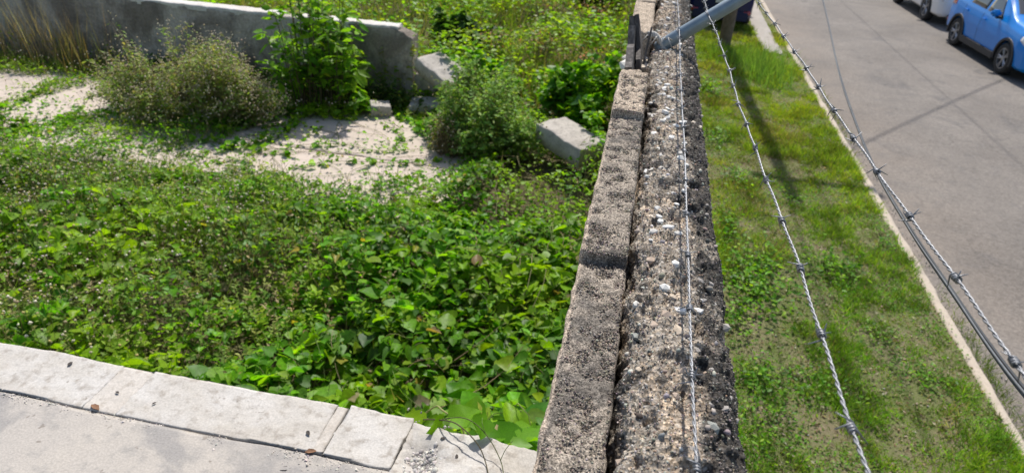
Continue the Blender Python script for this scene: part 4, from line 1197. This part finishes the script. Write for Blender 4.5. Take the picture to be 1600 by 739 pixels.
# --- low weeds with seed heads (left side of the lot)
def weed_keep(x, y):
    r = rng.random(len(x))
    left = sstep(-1.3, -3.2, x + 1.2 * (fbm(x * .7, y * .7, 541) - .5))
    d = .10 + .80 * left
    d = d * (.35 + .65 * sstep(.35, .6, fbm(x * 1.6, y * 1.6, 543)))
    d = d * (1 - .55 * sstep(4.9, 5.8, y)) * (1 - .7 * sstep(-1.9, -1.2, x))
    d = np.where(bare(x, y), .015, d)
    return (r < d) & (y < 8.3)
x, y = lotpts(76000, -9.0, -.1, 1.5, 8.3, weed_keep); n = len(x)
hh = veg_h(x, y) * 1.12 + .05; fr = rng.random(n) ** .5
P = np.stack([x, y, lot_z(x, y) + hh * fr], 1)
f, nor = leaf_frames(n, .7); f[:, 2] += .4
dry = sstep(.52, .68, fbm(x * 1.0, y * 1.0, 547))
c = pal(n, [(.18, .32, .03), (.22, .33, .04), (.15, .28, .03), (.28, .33, .06)], .18)
dm = rng.random(n) < .14 * dry + .03
c[dm] = pal(int(dm.sum()), [(.34, .27, .15), (.28, .21, .11), (.38, .33, .12)], .2)
V1, F1, C1 = scatter(LEAFLET, LEAFLET_F, P, f, nor, np.clip(rng.normal(.034, .010, n), .014, .06), c)
o = obj('weeds', mesh_np('weeds', V1, F1, C1), MATS['weed_leaf'])
tag(o, 'fine low weeds mixed through the left part of the lot', kind='stuff')
# thin stalks and heads
sel = rng.random(n) < .19
bx, by = x[sel], y[sel]; m_ = len(bx); hz = veg_h(bx, by) * 1.05 + rng.uniform(.02, .17, m_)
b0 = np.stack([bx, by, lot_z(bx, by)], 1); tip = b0 + np.stack([rng.normal(size=m_) * .06, rng.normal(size=m_) * .06, hz], 1)
md_ = (b0 + tip) / 2 + rng.normal(size=(m_, 3)) * .015
V2, F2, C2 = tubes_np(np.stack([b0, md_, tip], 1), np.array([[.002, .0017, .0012]]).repeat(m_, 0), 3, pal(m_, [(.20, .20, .08), (.28, .22, .12), (.13, .17, .05)], .2))
o = obj('weed_stalks', mesh_np('weed_stalks', V2, F2, C2), MATS['stem'])
tag(o, 'thin upright stalks of the weeds in the lot', kind='stuff')
hs = rng.random(m_) < .12 + .78 * sstep(-2.1, -3.3, bx + .8 * (fbm(bx, by, 549) - .5))
hp = tip[hs]; k = len(hp)
V3, F3, C3 = scatter(OCTA, OCTA_F, hp, rnd_dirs(k), rnd_dirs(k), rng.uniform(.006, .0135, k), pal(k, [(.54, .48, .36), (.62, .56, .46), (.40, .33, .22), (.46, .40, .16)], .12))
o = obj('seed_heads', mesh_np('seed_heads', V3, F3, C3), MATS['seed_head'])
tag(o, 'tan and cream seed heads dotted over the weeds', kind='stuff')

rng = np.random.default_rng(4102)
# taller leafy sprigs standing out of the mat, in drifts
def sprigs(name, label, x, y, h0, h1, nl, ls, cols, T=LEAFLET, TF=LEAFLET_F, lean=.3, off=None, mat='weed_leaf'):
    m = len(x); b0 = np.stack([x, y, lot_z(x, y)], 1)
    d = rng.normal(size=(m, 3)) * lean; d[:, 2] = 1; d = unit(d)
    H = veg_h(x, y) * .8 + rng.uniform(h0, h1, m); tip = b0 + d * H[:, None]
    mid = (b0 + tip) / 2 + rng.normal(size=(m, 3)) * .02
    Vs, Fs, Cs = tubes_np(np.stack([b0, mid, tip], 1), np.array([[.003, .0024, .0012]]).repeat(m, 0), 3, pal(m, [(.20, .22, .08), (.28, .22, .12)], .2))
    o = obj(name + '_stems', mesh_np(name + '_stems', Vs, Fs, Cs), MATS['stem']); tag(o, 'thin stems of the ' + label, kind='stuff')
    t = np.repeat(np.linspace(.42, 1.0, nl)[None], m, 0) + rng.normal(size=(m, nl)) * .02
    P = (b0[:, None] * (1 - t[..., None]) + tip[:, None] * t[..., None]).reshape(-1, 3)
    a = (np.arange(nl) * 2.4)[None] + rng.uniform(0, 6.28, (m, 1)); out = np.stack([np.cos(a), np.sin(a), np.full(a.shape, .45)], -1).reshape(-1, 3)
    nor = unit(np.array([0, 0, 1.0]) - .45 * out + rng.normal(size=P.shape) * .25)
    pc = np.repeat(pal(m, cols, .18), nl, 0) * (1 + rng.normal(size=(m * nl, 1)) * .12)
    V, F, C = scatter(T, TF, P, out, nor, np.clip(rng.normal(ls, ls * .25, m * nl), ls * .5, ls * 1.6) * (1.25 - .5 * t.ravel()), np.clip(pc, .01, .6))
    o = obj(name, mesh_np(name, V, F, C), MATS[mat]); tag(o, label, kind='stuff')
x, y = lotpts(9000, -8.5, -.2, 1.6, 8.0, lambda x, y: (rng.random(len(x)) < .75 * sstep(.50, .62, fbm(x * .8 + 7, y * .8, 573)) * (.03 + .97 * sstep(-1.6, -3.2, x)) * (1 - .7 * sstep(4.6, 5.6, y))) & ~bare(x, y))
sprigs('olive_sprigs', 'olive leafy weed sprigs standing in drifts in the lot', x, y, .03, .16, 11, .045, [(.20, .29, .05), (.25, .31, .07), (.15, .25, .04), (.32, .32, .10)])
x, y = lotpts(9000, -6.0, -.2, 1.7, 6.2, lambda x, y: (rng.random(len(x)) < .5 * np.maximum(np.exp(-(((x + 2.1) / .38) ** 2 + ((y - 4.0) / .42) ** 2)), .6 * np.exp(-(((x + 3.9) / .5) ** 2 + ((y - 3.3) / .4) ** 2))) * sstep(.35, .55, fbm(x * 2.2, y * 2.2, 575))) & ~bare(x, y))
sprigs('dry_sprigs', 'brownish drying weed sprigs in the middle of the lot', x, y, .05, .20, 12, .040, [(.33, .26, .13), (.27, .25, .09), (.38, .31, .17), (.22, .26, .06)])
x, y = lotpts(5200, -5.0, -.12, 1.65, 6.8, lambda x, y: (rng.random(len(x)) < .55 * sstep(5.8, 5.2, y) * sstep(.54, .62, fbm(x * 1.0 + 27, y * 1.0, 577))) & ~bare(x, y))
sprigs('lime_sprigs', 'bright lime green leafy sprigs among the creeper', x, y, .02, .12, 9, .062, [(.24, .41, .02), (.19, .36, .02), (.30, .43, .03)], OVAL, OVAL_F, .35, mat='vine_leaf')
x, y = lotpts(26000, -9, -.2, 1.6, 8.1, lambda x, y: (rng.random(len(x)) < .75 * sstep(.47, .60, fbm(x * .9 + 37, y * .9, 579)) * (.05 + .95 * sstep(-1.8, -3.4, x))) & ~bare(x, y)); n = len(x)
d = rng.normal(size=(n, 3)) * .45; d[:, 2] = 1
s_ = np.stack([rng.uniform(.004, .008, n), veg_h(x, y) * .9 + rng.uniform(.04, .18, n), rng.uniform(.1, .25, n)], 1)
V, F, C = scatter(BLADE, BLADE_F, np.stack([x, y, lot_z(x, y)], 1), d, unit(np.cross(unit(d), rnd_dirs(n))), s_, pal(n, [(.20, .30, .05), (.26, .32, .07), (.36, .31, .15), (.16, .27, .04)], .18))
o = obj('lot_grass', mesh_np('lot_grass', V, F, C), MATS['grass_blade']); tag(o, 'wispy grass blades among the weeds of the lot', kind='stuff')

rng = np.random.default_rng(4103)
# --- growth beyond the back wall
def far_keep(x, y):
    d = .25 + .75 * sstep(.35, .52, fbm(x * .8, y * .8, 551))
    tan = (x < -3.5) & (fbm(x * .6, y * 1.1, 553) > .56)
    d = np.where(tan, d * .35, d)
    return (rng.random(len(x)) < d) & ((y > 8.75) | (x > -2.1)) & (y > 8.0)
x, y = lotpts(60000, -13, -.07, 8.2, 20, far_keep); n = len(x)
hh = .06 + .75 * sstep(.36, .74, fbm(x * .85, y * .85, 555, 3)) + .2 * sstep(-1.6, -.3, x)
P = np.stack([x, y, lot_z(x, y) + hh * rng.random(n) ** .4], 1)
f, nor = leaf_frames(n, .5)
c = pal(n, [(.15, .32, .018), (.21, .37, .02), (.115, .26, .018), (.26, .37, .025)], .16)
z1 = (fbm(x * .5, y * .5, 557) > .52)
c[z1] = pal(int(z1.sum()), [(.24, .39, .02), (.30, .41, .03), (.20, .33, .02)], .15)
V1, F1, C1 = scatter(OVAL, OVAL_F, P, f, nor, np.stack([rng.uniform(.09, .15, n)] + [rng.uniform(.05, .11, n)] * 2, 1), c)
o = obj('far_creeper', mesh_np('far_creeper', V1, F1, C1), MATS['vine_leaf']); tag(o, 'bright green creeper filling the lot behind the back wall', kind='stuff')
x, y = lotpts(45000, -13, -.07, 8.2, 20, lambda x, y: (rng.random(len(x)) < .35 + .6 * sstep(.45, .6, fbm(x * .7, y * .7, 561))) & ((y > 8.75) | (x > -2.1))); n = len(x)
P = np.stack([x, y, lot_z(x, y)], 1)
d = rng.normal(size=(n, 3)) * .45; d[:, 2] = 1
nn = np.cross(unit(d), rnd_dirs(n))
s = np.stack([rng.uniform(.007, .014, n), rng.uniform(.15, .50, n), rng.uniform(.1, .3, n)], 1)
V1, F1, C1 = scatter(BLADE, BLADE_F, P, d, unit(nn), s, pal(n, [(.22, .32, .04), (.17, .26, .04), (.29, .31, .07), (.34, .29, .13)], .18))
o = obj('far_grass', mesh_np('far_grass', V1, F1, C1), MATS['grass_blade']); tag(o, 'yellow-green grass behind the back wall', kind='stuff')
# pink flowers among it
for (cx, cy, lab) in [(-2.1, 10.1, 'pink flowering weed beside the bright creeper behind the tilted slab'), (-1.55, 10.4, 'pink flowering weed near the boundary wall, behind the block'), (-1.7, 12.6, 'pink flowering weed farthest from the parapet'), (-.85, 12.4, 'pink flowering weed close to the boundary wall top right of the lot'),(-.75,9.6,'faded pink dry weed beside the boundary wall below the pipe')]:
    k = 70; a = rng.normal(size=(k, 2)) * np.array([.16, .2])
    zz = lot_z(cx + a[:, 0], cy + a[:, 1])
    tp = np.stack([cx + a[:, 0], cy + a[:, 1], zz + rng.uniform(.40, .62, k)], 1); bs = np.stack([cx + a[:, 0] * .5, cy + a[:, 1] * .5, zz], 1)
    pl = empty('pink_flower', (cx, cy, LOT), 0, lab, 'flower', 'pink flowering weeds behind the back wall')
    of = -np.array([cx, cy, LOT])
    V, F, C = tubes_np(np.stack([bs, (bs + tp) / 2 + .01, tp], 1), np.full((k, 3), .003), 3, pal(k, [(.14, .17, .05)], .1)); tag(obj('stems', mesh_np('stems', V + of, F, C), MATS['stem'], pl), kind='stuff')
    pp = np.repeat(tp, 3, 0) + rng.normal(size=(3 * k, 3)) * .025; f, nor = leaf_frames(3 * k, .8)
    V, F, C = scatter(OVAL, OVAL_F, pp, f, nor, rng.uniform(.02, .045, 3 * k), pal(3 * k, [(.52, .22, .24), (.45, .26, .22), (.40, .30, .22)], .12)); tag(obj('petals', mesh_np('petals', V + of, F, C), MATS['weed_leaf'], pl), kind='stuff')

rng = np.random.default_rng(4104)
# --- bushes
def bush(name, label, c, rx, ry, hgt, nst, leaf, nleaf, lsize, lcols, scols, heads=0, hcols=None, lean=(0, 0), seed=0, lw=None, matl='weed_leaf', tmin=.3, group='bushes growing in the lot', stem_r=.005, clumps=6):
    global rng
    keep_rng = rng; rng = np.random.default_rng(9000 + seed)
    root = empty(name, c, 0, label, 'bush', group)
    a = rng.uniform(0, 2 * np.pi, nst); rr = np.sqrt(rng.random(nst))
    el = rng.random(nst)
    uneven = .72 + .5 * fbm(np.cos(a) * 2 + 5, np.sin(a) * 2 + el * 2, 601 + seed, 3)
    kc = clumps; ci = rng.integers(kc, size=nst); ca = rng.uniform(0, 6.28, kc) + np.arange(kc) * 2.4; cr = np.where(np.arange(kc) == 0, 0, rng.uniform(.4, .95, kc)) if kc > 1 else np.zeros(1)
    cx_ = (np.cos(ca) * cr * rx)[ci]; cy_ = (np.sin(ca) * cr * ry)[ci]; cs = (np.where(np.arange(kc) == 0, 1.0, rng.uniform(.55, .95, kc)) * (.62 if kc > 1 else 1))[ci]; ch = (np.where(np.arange(kc) == 0, 1.0, rng.uniform(.45, 1.0, kc)))[ci]
    dome = np.sqrt(np.clip(1 - rr ** 2 * .92, 0, 1))
    tip = np.stack([cx_ + np.cos(a) * rr * rx * cs * uneven + lean[0], cy_ + np.sin(a) * rr * ry * cs * uneven + lean[1], hgt * ch * dome * uneven * rng.uniform(.6, 1.2, nst) + .02], 1)
    b0 = np.stack([cx_ * .7 + np.cos(a) * rr * rx * .2, cy_ * .7 + np.sin(a) * rr * ry * .2, np.zeros(nst)], 1)
    q = np.linspace(0, 1, 6)[None, :, None]
    ctrl = b0 * .5 + tip * .5; ctrl[:, 2] = tip[:, 2] * .85
    Cv = (1 - q) ** 2 * b0[:, None] + 2 * q * (1 - q) * ctrl[:, None] + q * q * tip[:, None] + rng.normal(size=(nst, 6, 3)) * .012
    V, F, C = tubes_np(Cv, np.linspace(stem_r, stem_r * .3, 6)[None].repeat(nst, 0), 3, pal(nst, scols, .15))
    tag(obj('stems', mesh_np('stems', V, F, C), MATS['stem'], root), kind='stuff')
    si = rng.integers(nst, size=nleaf); t = tmin + (1 - tmin) * rng.random(nleaf) ** .7
    b_, cc, tp = b0[si], ctrl[si], tip[si]; t_ = t[:, None]
    Pp = (1 - t_) ** 2 * b_ + 2 * t_ * (1 - t_) * cc + t_ * t_ * tp + rng.normal(size=(nleaf, 3)) * .018
    f, nor = leaf_frames(nleaf, .6); T, TF = leaf
    V, F, C = scatter(T, TF, Pp, f, nor, np.clip(rng.normal(lsize, lsize * .25, nleaf), lsize * .4, lsize * 1.7), pal(nleaf, lcols, .18, lw))
    tag(obj('crown', mesh_np('crown', V, F, C), MATS[matl], root), kind='stuff')
    if heads:
        si = rng.integers(nst, size=heads)
        hp = tip[si] + rng.normal(size=(heads, 3)) * .05; hp[:, 2] += rng.uniform(0, .06, heads)
        V, F, C = scatter(OCTA, OCTA_F, hp, rnd_dirs(heads), rnd_dirs(heads), rng.uniform(.006, .013, heads), pal(heads, hcols, .12))
        o = obj('seed_head_mass', mesh_np('seed_head_mass', V, F, C), MATS['seed_head'], root); o['kind'] = 'stuff'
    rng = keep_rng
    return root
TAN = [(.48, .40, .28), (.40, .32, .20), (.56, .49, .37)]
bush('seeding_bush', 'rounded olive bush covered in tan seed heads before the back wall', (-5.0, 7.08, LOT), .98, .68, .95, 1500, (LEAFLET, LEAFLET_F), 17000, .048, [(.24, .33, .07), (.30, .35, .10), (.18, .30, .05), (.40, .37, .18)], [(.30, .30, .12), (.36, .30, .17)], 5200, TAN, seed=1, clumps=15)
bush('feathery_bush', 'fine-leaved green bush between the patio and the concrete block', (-1.55, 7.3, LOT), .70, .55, .82, 1200, (LEAFLET, LEAFLET_F), 17000, .054, [(.21, .37, .08), (.26, .41, .10), (.17, .31, .07), (.32, .43, .12)], [(.2, .21, .08), (.26, .2, .1)], 500, [(.34, .28, .16), (.3, .3, .1)], seed=2, clumps=11)
bush('dry_bush', 'small dry brownish bush at the patio corner, left of the feathery one', (-1.92, 6.86, LOT), .36, .26, .40, 300, (LEAFLET, LEAFLET_F), 3000, .034, [(.18, .17, .07), (.24, .19, .09), (.13, .15, .05)], [(.24, .18, .10)], 300, TAN, seed=3)
bush('leafy_shrub', 'tall leafy shrub with glossy bright leaves in front of the back wall', (-3.84, 7.86, LOT), .72, .38, 1.9, 90, (OVAL, OVAL_F), 1150, .13, [(.14, .30, .02), (.19, .37, .025), (.10, .22, .02), (.25, .41, .025)], [(.13, .11, .06)], seed=4, clumps=12, matl='vine_leaf', tmin=.35, stem_r=.010)
bush('dark_shrub', 'dark green shrub beside the boundary wall at the top of the lot', (-.80, 14.6, LOT + .1), .55, .5, .75, 130, (OVAL, OVAL_F), 1600, .10, [(.03, .07, .02), (.045, .09, .022)], [(.1, .09, .05)], seed=5, matl='vine_leaf')
bush('creeper_hump', 'hump of large-leaved creeper at the foot of the tilted slab', (-1.95, 8.75, LOT), .55, .5, .72, 120, (HEART, HEART_F), 1400, .105, GREENS, [(.13, .15, .05)], seed=6, matl='vine_leaf')
bush('creeper_hump', 'hump of large-leaved creeper against the wall behind the concrete block', (-.62, 8.5, LOT), .55, .9, .80, 150, (HEART, HEART_F), 2000, .10, GREENS, [(.13, .15, .05)], seed=7, matl='vine_leaf')
bush('creeper_hump', 'darker creeper hump with pale leaves well behind the tilted slab', (-2.75, 10.9, LOT), .6, .45, .62, 120, (HEART, HEART_F), 1300, .115, [(.05, .11, .025), (.08, .16, .03)], [(.13, .15, .05)], seed=8, matl='vine_leaf')
# shaded undergrowth along the foot of the back wall
bush('wall_weed', 'low dark weeds at the wall foot between shrub and tilted slab', (-3.0, 8.15, LOT), .6, .2, .42, 160, (OVAL, OVAL_F), 1500, .06, [(.06, .12, .025), (.10, .16, .03)], [(.12, .13, .05)], seed=9, group='weeds along the back wall foot')
bush('wall_weed', 'low dark weeds at the wall foot behind the seeding bush', (-5.6, 8.1, LOT), 1.0, .25, .48, 200, (OVAL, OVAL_F), 2200, .06, [(.06, .11, .025), (.09, .14, .03)], [(.12, .13, .05)], seed=10, group='weeds along the back wall foot')
# dry grass stalks at far left
def stalks(name, label, c, rx, ry, n, h0, h1, cols, wdt, cat='grass', group=None, lean=.25):
    a = rng.normal(size=(n, 2)) * np.array([rx, ry]); P = np.column_stack([a, np.zeros(n)])
    d = rng.normal(size=(n, 3)) * lean; d[:, 2] = 1
    s = np.stack([rng.uniform(wdt * .6, wdt * 1.3, n), rng.uniform(h0, h1, n), rng.uniform(h0, h1, n) * .8], 1)
    V, F, C = scatter(BLADE, BLADE_F, P, d, unit(np.cross(unit(d), rnd_dirs(n))), s, pal(n, cols, .18))
    o = obj(name, mesh_np(name, V, F, C), MATS['grass_blade'], None, c); return tag(o, label, cat, group)
stalks('dry_grass', 'tuft of dry brown grass stalks before the back wall at far left', (-7.95, 8.05, LOT), .5, .12, 240, .45, 1.1, [(.30, .22, .14), (.24, .17, .10), (.36, .28, .18)], .007, lean=.14)
stalks('dry_grass', 'smaller dry grass tuft beside the left slab joint', (-7.15, 7.95, LOT), .25, .10, 140, .3, .8, [(.24, .18, .09), (.14, .15, .05)], .009, lean=.16)
# vine strings hanging on the wall end and trailing across the bare floor
def string(pts, nl, size, cols, label):
    C = crom(pts, 8); root = empty('vine_string', pts[0], 0, label, 'vine', 'loose vine strings in the lot'); of = -np.array(pts[0])
    V, F, Cq = tubes_np((C + of)[None], np.full((1, len(C)), .003), 4, np.array([[.17, .18, .06]])); obj('stem', mesh_np('stem', V, F, Cq), MATS['stem'], root)
    i = rng.integers(len(C), size=nl); Pp = C[i] + of + rng.normal(size=(nl, 3)) * .025; Pp[:, 2] += .015; f, nor = leaf_frames(nl, .5)
    V, F, Cq = scatter(HEART, HEART_F, Pp, f, nor, rng.uniform(size * .6, size * 1.2, nl), pal(nl, cols, .15)); tag(obj('leaves', mesh_np('leaves', V, F, Cq), MATS['vine_leaf'], root), kind='stuff')
YG = [(.20, .28, .04), (.14, .23, .03), (.25, .28, .06)]
string([(-2.75, 8.36, 1.95), (-2.78, 8.33, 1.6), (-2.72, 8.3, 1.25)], 30, .07, YG, 'yellow-green vine string hanging at the broken wall end')
string([(-3.18, 8.37, 1.75), (-3.15, 8.34, 1.5), (-3.2, 8.3, 1.2)], 22, .06, YG, 'vine string climbing the back wall left of the tilted slab')
string([(-2.98, 8.37, 1.55), (-2.95, 8.34, 1.35), (-2.9, 8.28, 1.15)], 18, .06, YG, 'short vine string low on the back wall above the concrete lump')
string([(-3.6, 6.5, 1.16), (-3.1, 6.72, 1.16), (-2.6, 6.7, 1.16), (-2.1, 6.95, 1.16)], 46, .065, GREENS, 'vine string trailing across the middle of the bare patio')
string([(-2.9, 7.5, 1.16), (-2.55, 7.2, 1.16), (-2.5, 6.85, 1.16)], 30, .06, GREENS, 'vine string running down the right of the bare patio')
string([(-4.3, 6.1, 1.16), (-3.85, 6.6, 1.16), (-3.8, 7.2, 1.16)], 80, .07, GREENS, 'leafy vine string dividing the bare patio at its left')
string([(-7.25, 7.6, 1.16), (-7.1, 7.0, 1.16), (-6.95, 6.4, 1.16), (-6.8, 5.9, 1.16)], 90, .07, YG + GREENS, 'pale vine string filling the joint between the left slabs')
string([(-6.5, 7.2, 1.16), (-6.3, 6.8, 1.16), (-6.15, 6.45, 1.16)], 26, .06, GREENS, 'short vine string at the right edge of the left slabs')

string([(-2.6, 8.7, 1.75), (-2.45, 8.5, 1.80), (-2.25, 8.35, 1.76), (-2.0, 8.15, 1.62)], 42, .075, GREENS, 'leafy vine string draped over the tilted slab')
string([(-.35, 7.6, 1.5), (-.45, 7.35, 1.62), (-.42, 7.15, 1.62), (-.3, 6.95, 1.5)], 40, .075, GREENS, 'leafy vine string draped over the right end of the concrete block')
string([(-4.9, 6.2, 1.16), (-4.4, 6.35, 1.16), (-4.0, 6.3, 1.16), (-3.4, 6.3, 1.16)], 90, .07, GREENS, 'leafy vine string along the lower edge of the bare patio')
string([(-3.3, 6.0, 1.16), (-2.9, 6.3, 1.16), (-2.3, 6.45, 1.16), (-1.9, 6.7, 1.16)], 60, .07, GREENS, 'leafy vine string near the lower right of the bare patio')

rng = np.random.default_rng(4105)
# ================================================================== GRASS VERGE
def verge_pts(n, y0, y1, pw=1.0):
    x = rng.uniform(.25, 3.52, n); y = y0 + (y1 - y0) * rng.random(n) ** pw
    return x, y
def verge_dens(x, y):
    d = sstep(.40, .54, fbm(x * 2.6, y * 2.1, 701, 4))
    d = np.maximum(d, .9 * sstep(2.75, 3.4, x) * sstep(.25, .5, fbm(x * 2, y * 2, 703)))
    d = np.maximum(d, .8 * sstep(8, 12, y))
    return (.30 + .70 * d) * (.35 + .65 * sstep(.28, .5, vnoise(x * 7, y * 6, 719)))
x, y = verge_pts(250000, 3.2, 21, 1.3)
ok = (rng.random(len(x)) < verge_dens(x, y)) & ~((x > 2.88) & (x < 3.28) & (y > 17.65)); x, y = x[ok], y[ok]; n = len(x)
P = np.stack([x, y, verge_z(x, y) - .004], 1)
tall = fbm(x * 1.8, y * 1.8, 707, 3)
d = rng.normal(size=(n, 3)) * .75; d[:, 2] = 1
hgt = rng.uniform(.03, .085, n) * (.35 + 1.7 * sstep(.3, .7, tall))
s = np.stack([rng.uniform(.004, .0085, n) * (1 + .05 * (y - 4)), hgt, hgt * .8], 1)
g = pal(n, [(.17, .325, .032), (.13, .275, .028), (.22, .365, .04), (.21, .32, .05)], .18)
dr = sstep(.50, .66, fbm(x * 1.2, y * .9, 711) - .10 * sstep(2.6, 3.3, x) + .04)
dm = rng.random(n) < .06 + .42 * dr
g[dm] = pal(int(dm.sum()), [(.36, .29, .17), (.30, .25, .13), (.26, .25, .09)], .2)
g = g * np.where(dm[:, None], 1, np.stack([1 + .30 * sstep(6, 13, y), 1 + .02 * y * 0, 1 + 0 * y], 1))
br = (fbm(x * .9 + 4, y * .9, 713) > .54) & ~dm
g[br] = g[br] * np.array([1.35, 1.2, .9])
g = g * (.55 + .9 * vnoise(x * 8, y * 7, 717))[:, None]
V, F, C = scatter(BLADE, BLADE_F, P, d, unit(np.cross(unit(d), rnd_dirs(n))), s, g)
o = obj('verge_grass', mesh_np('verge_grass', V, F, C), MATS['grass_blade']); tag(o, 'short patchy green grass of the roadside verge', kind='stuff')
# clover-like low leaves between the blades
x, y = verge_pts(50000, 3.4, 18, 1.25); ok = rng.random(len(x)) < .8 * sstep(.42, .62, fbm(x * 1.4 + 9, y * 1.4, 715)) + .06; ok &= ~((x > 2.88) & (x < 3.28) & (y > 17.65)); x, y = x[ok], y[ok]; n = len(x)
f, nor = leaf_frames(n, .5)
V, F, C = scatter(LEAFLET, LEAFLET_F, np.stack([x, y, verge_z(x, y) + rng.uniform(.01, .05, n)], 1), f, nor, np.stack([rng.uniform(.03, .05, n), rng.uniform(.016, .036, n), rng.uniform(.02, .03, n)], 1), pal(n, [(.125, .31, .025), (.09, .24, .022), (.17, .35, .028)], .16))
o = obj('verge_clover', mesh_np('verge_clover', V, F, C), MATS['weed_leaf']); tag(o, 'small low green leaves spread through the verge grass', kind='stuff')
# dry litter and pebbles on the bare patches
x, y = verge_pts(12000, 3.4, 14, 1.3); n = len(x); f, nor = leaf_frames(n, .5)
V, F, C = scatter(LEAFLET, LEAFLET_F, np.stack([x, y, verge_z(x, y) + .012], 1), f, nor, rng.uniform(.015, .05, n), pal(n, [(.34, .27, .18), (.28, .19, .11), (.46, .40, .32), (.20, .14, .09)], .2))
o = obj('leaf_litter', mesh_np('leaf_litter', V, F, C), MATS['weed_leaf']); tag(o, 'scattered dry leaf litter on the verge', kind='stuff')
# broad-leaved weeds in the verge
def weedpatch(label, cx, cy, rx, ry, n, size, h=.12, cols=GREENS):
    a = rng.normal(size=(n, 2)) * np.array([rx, ry]) * .55; zz = verge_z(cx + a[:, 0], cy + a[:, 1]) - .05
    P = np.column_stack([a, zz + rng.random(n) ** .6 * h + .015]); f, nor = leaf_frames(n, .45)
    root = empty('broadleaf_weed', (cx, cy, .05), 0, label, 'weed', 'broad-leaved weeds in the verge')
    V, F, C = scatter(OVAL, OVAL_F, P, f, nor, np.stack([rng.normal(size * 1.25, size * .2, n)] + [rng.normal(size, size * .22, n)] * 2, 1), pal(n, cols, .16)); tag(obj('leaves', mesh_np('leaves', V, F, C), MATS['vine_leaf'], root), kind='stuff')
    bs = P * np.array([.8, .8, 0]); bs[:, 2] = -.01; k = n // 2
    V, F, C = tubes_np(np.stack([bs[:k], (bs[:k] + P[:k]) / 2, P[:k]], 1), np.full((k, 3), .002), 3, pal(k, [(.12, .16, .05)], .1)); tag(obj('stems', mesh_np('stems', V, F, C), MATS['stem'], root), kind='stuff')
weedpatch('largest broad-leaved weed patch, close to the wall between the two wires', 1.55, 6.95, .42, .75, 620, .060)
weedpatch('broad-leaved weed right of the middle wire, half way down the verge', 2.55, 7.45, .30, .38, 200, .058, .14)
weedpatch('bright broad-leaved weed close to the wall, far up the verge', 1.62, 9.7, .22, .4, 130, .055)
weedpatch('low weed patch under the middle wire near the bottom edge', 2.0, 5.35, .45, .4, 240, .038, .08)
weedpatch('low weed patch beside the wall at the bottom edge', 1.42, 4.55, .3, .4, 190, .038, .08)
weedpatch('weed growing against the wall below the largest patch', 1.30, 6.15, .16, .3, 90, .05)
weedpatch('weed clump along the wall near the bottom, second from the frame edge', 1.45, 5.2, .2, .3, 110, .05, .13)
weedpatch('weed clump against the wall just above the largest patch', 1.36, 8.2, .16, .4, 110, .052, .14)
weedpatch('weed clump against the wall, just beyond the bright weed', 1.38, 11.2, .2, .5, 110, .06, .16)
weedpatch('weed clump at the wall foot below the pipe', 1.42, 13.8, .25, .6, 140, .07, .2)
weedpatch('small weed beside the kerb half way down', 3.3, 8.4, .14, .3, 60, .045, .09)
weedpatch('small weed near the kerb towards the bottom edge', 3.05, 5.7, .18, .25, 80, .04, .08)
weedpatch('flat weed in the dry patch between the wire shadows', 2.75, 6.3, .2, .25, 80, .038, .07)
weedpatch('flat weed under the middle wire in the pole shadow', 2.35, 9.3, .2, .3, 80, .045, .08)
# taller grass clumps
stalks('tall_grass', 'tall bright green grass clump in front of the driveway', (2.62, 15.9, .05), .30, .7, 1300, .15, .52, [(.19, .32, .07), (.24, .36, .10), (.14, .26, .05)], .013, group='tall grass clumps', lean=.4)
stalks('tall_grass', 'tall grass clump at the foot of the utility pole', (1.9, 16.9, .05), .28, .45, 420, .15, .4, [(.18, .30, .05), (.22, .33, .08), (.13, .24, .04)], .013, group='tall grass clumps', lean=.4)
stalks('gutter_grass', 'grass tuft growing in the gutter on the road side of the kerb', (3.68, 6.0, .02), .055, .7, 520, .05, .15, [(.11, .19, .03), (.16, .2, .05)], .006, group='gutter grass tufts', lean=.6)
stalks('gutter_grass', 'sparse grass tuft in the gutter far up the kerb', (3.68, 13.5, .02), .05, .9, 260, .05, .14, [(.13, .19, .03), (.2, .2, .07)], .008, group='gutter grass tufts', lean=.6)
# pebbles on the verge and along the gutter
x = np.concatenate([rng.uniform(.8, 3.45, 500), rng.normal(3.72, .06, 400)]); y = np.concatenate([rng.uniform(3.4, 13, 500), rng.uniform(3.8, 14, 400)])
P = np.stack([x, y, np.where(x < 3.5, verge_z(np.minimum(x, 3.5), y) + .006, .02)], 1)
o = grit('verge_pebbles', P, rng.uniform(.004, .014, len(x)), pal(len(x), [(.40, .36, .31), (.30, .27, .24), (.52, .48, .42)], .15), MATS['pebble']); tag(o, 'small loose pebbles on the verge and in the gutter', kind='stuff')
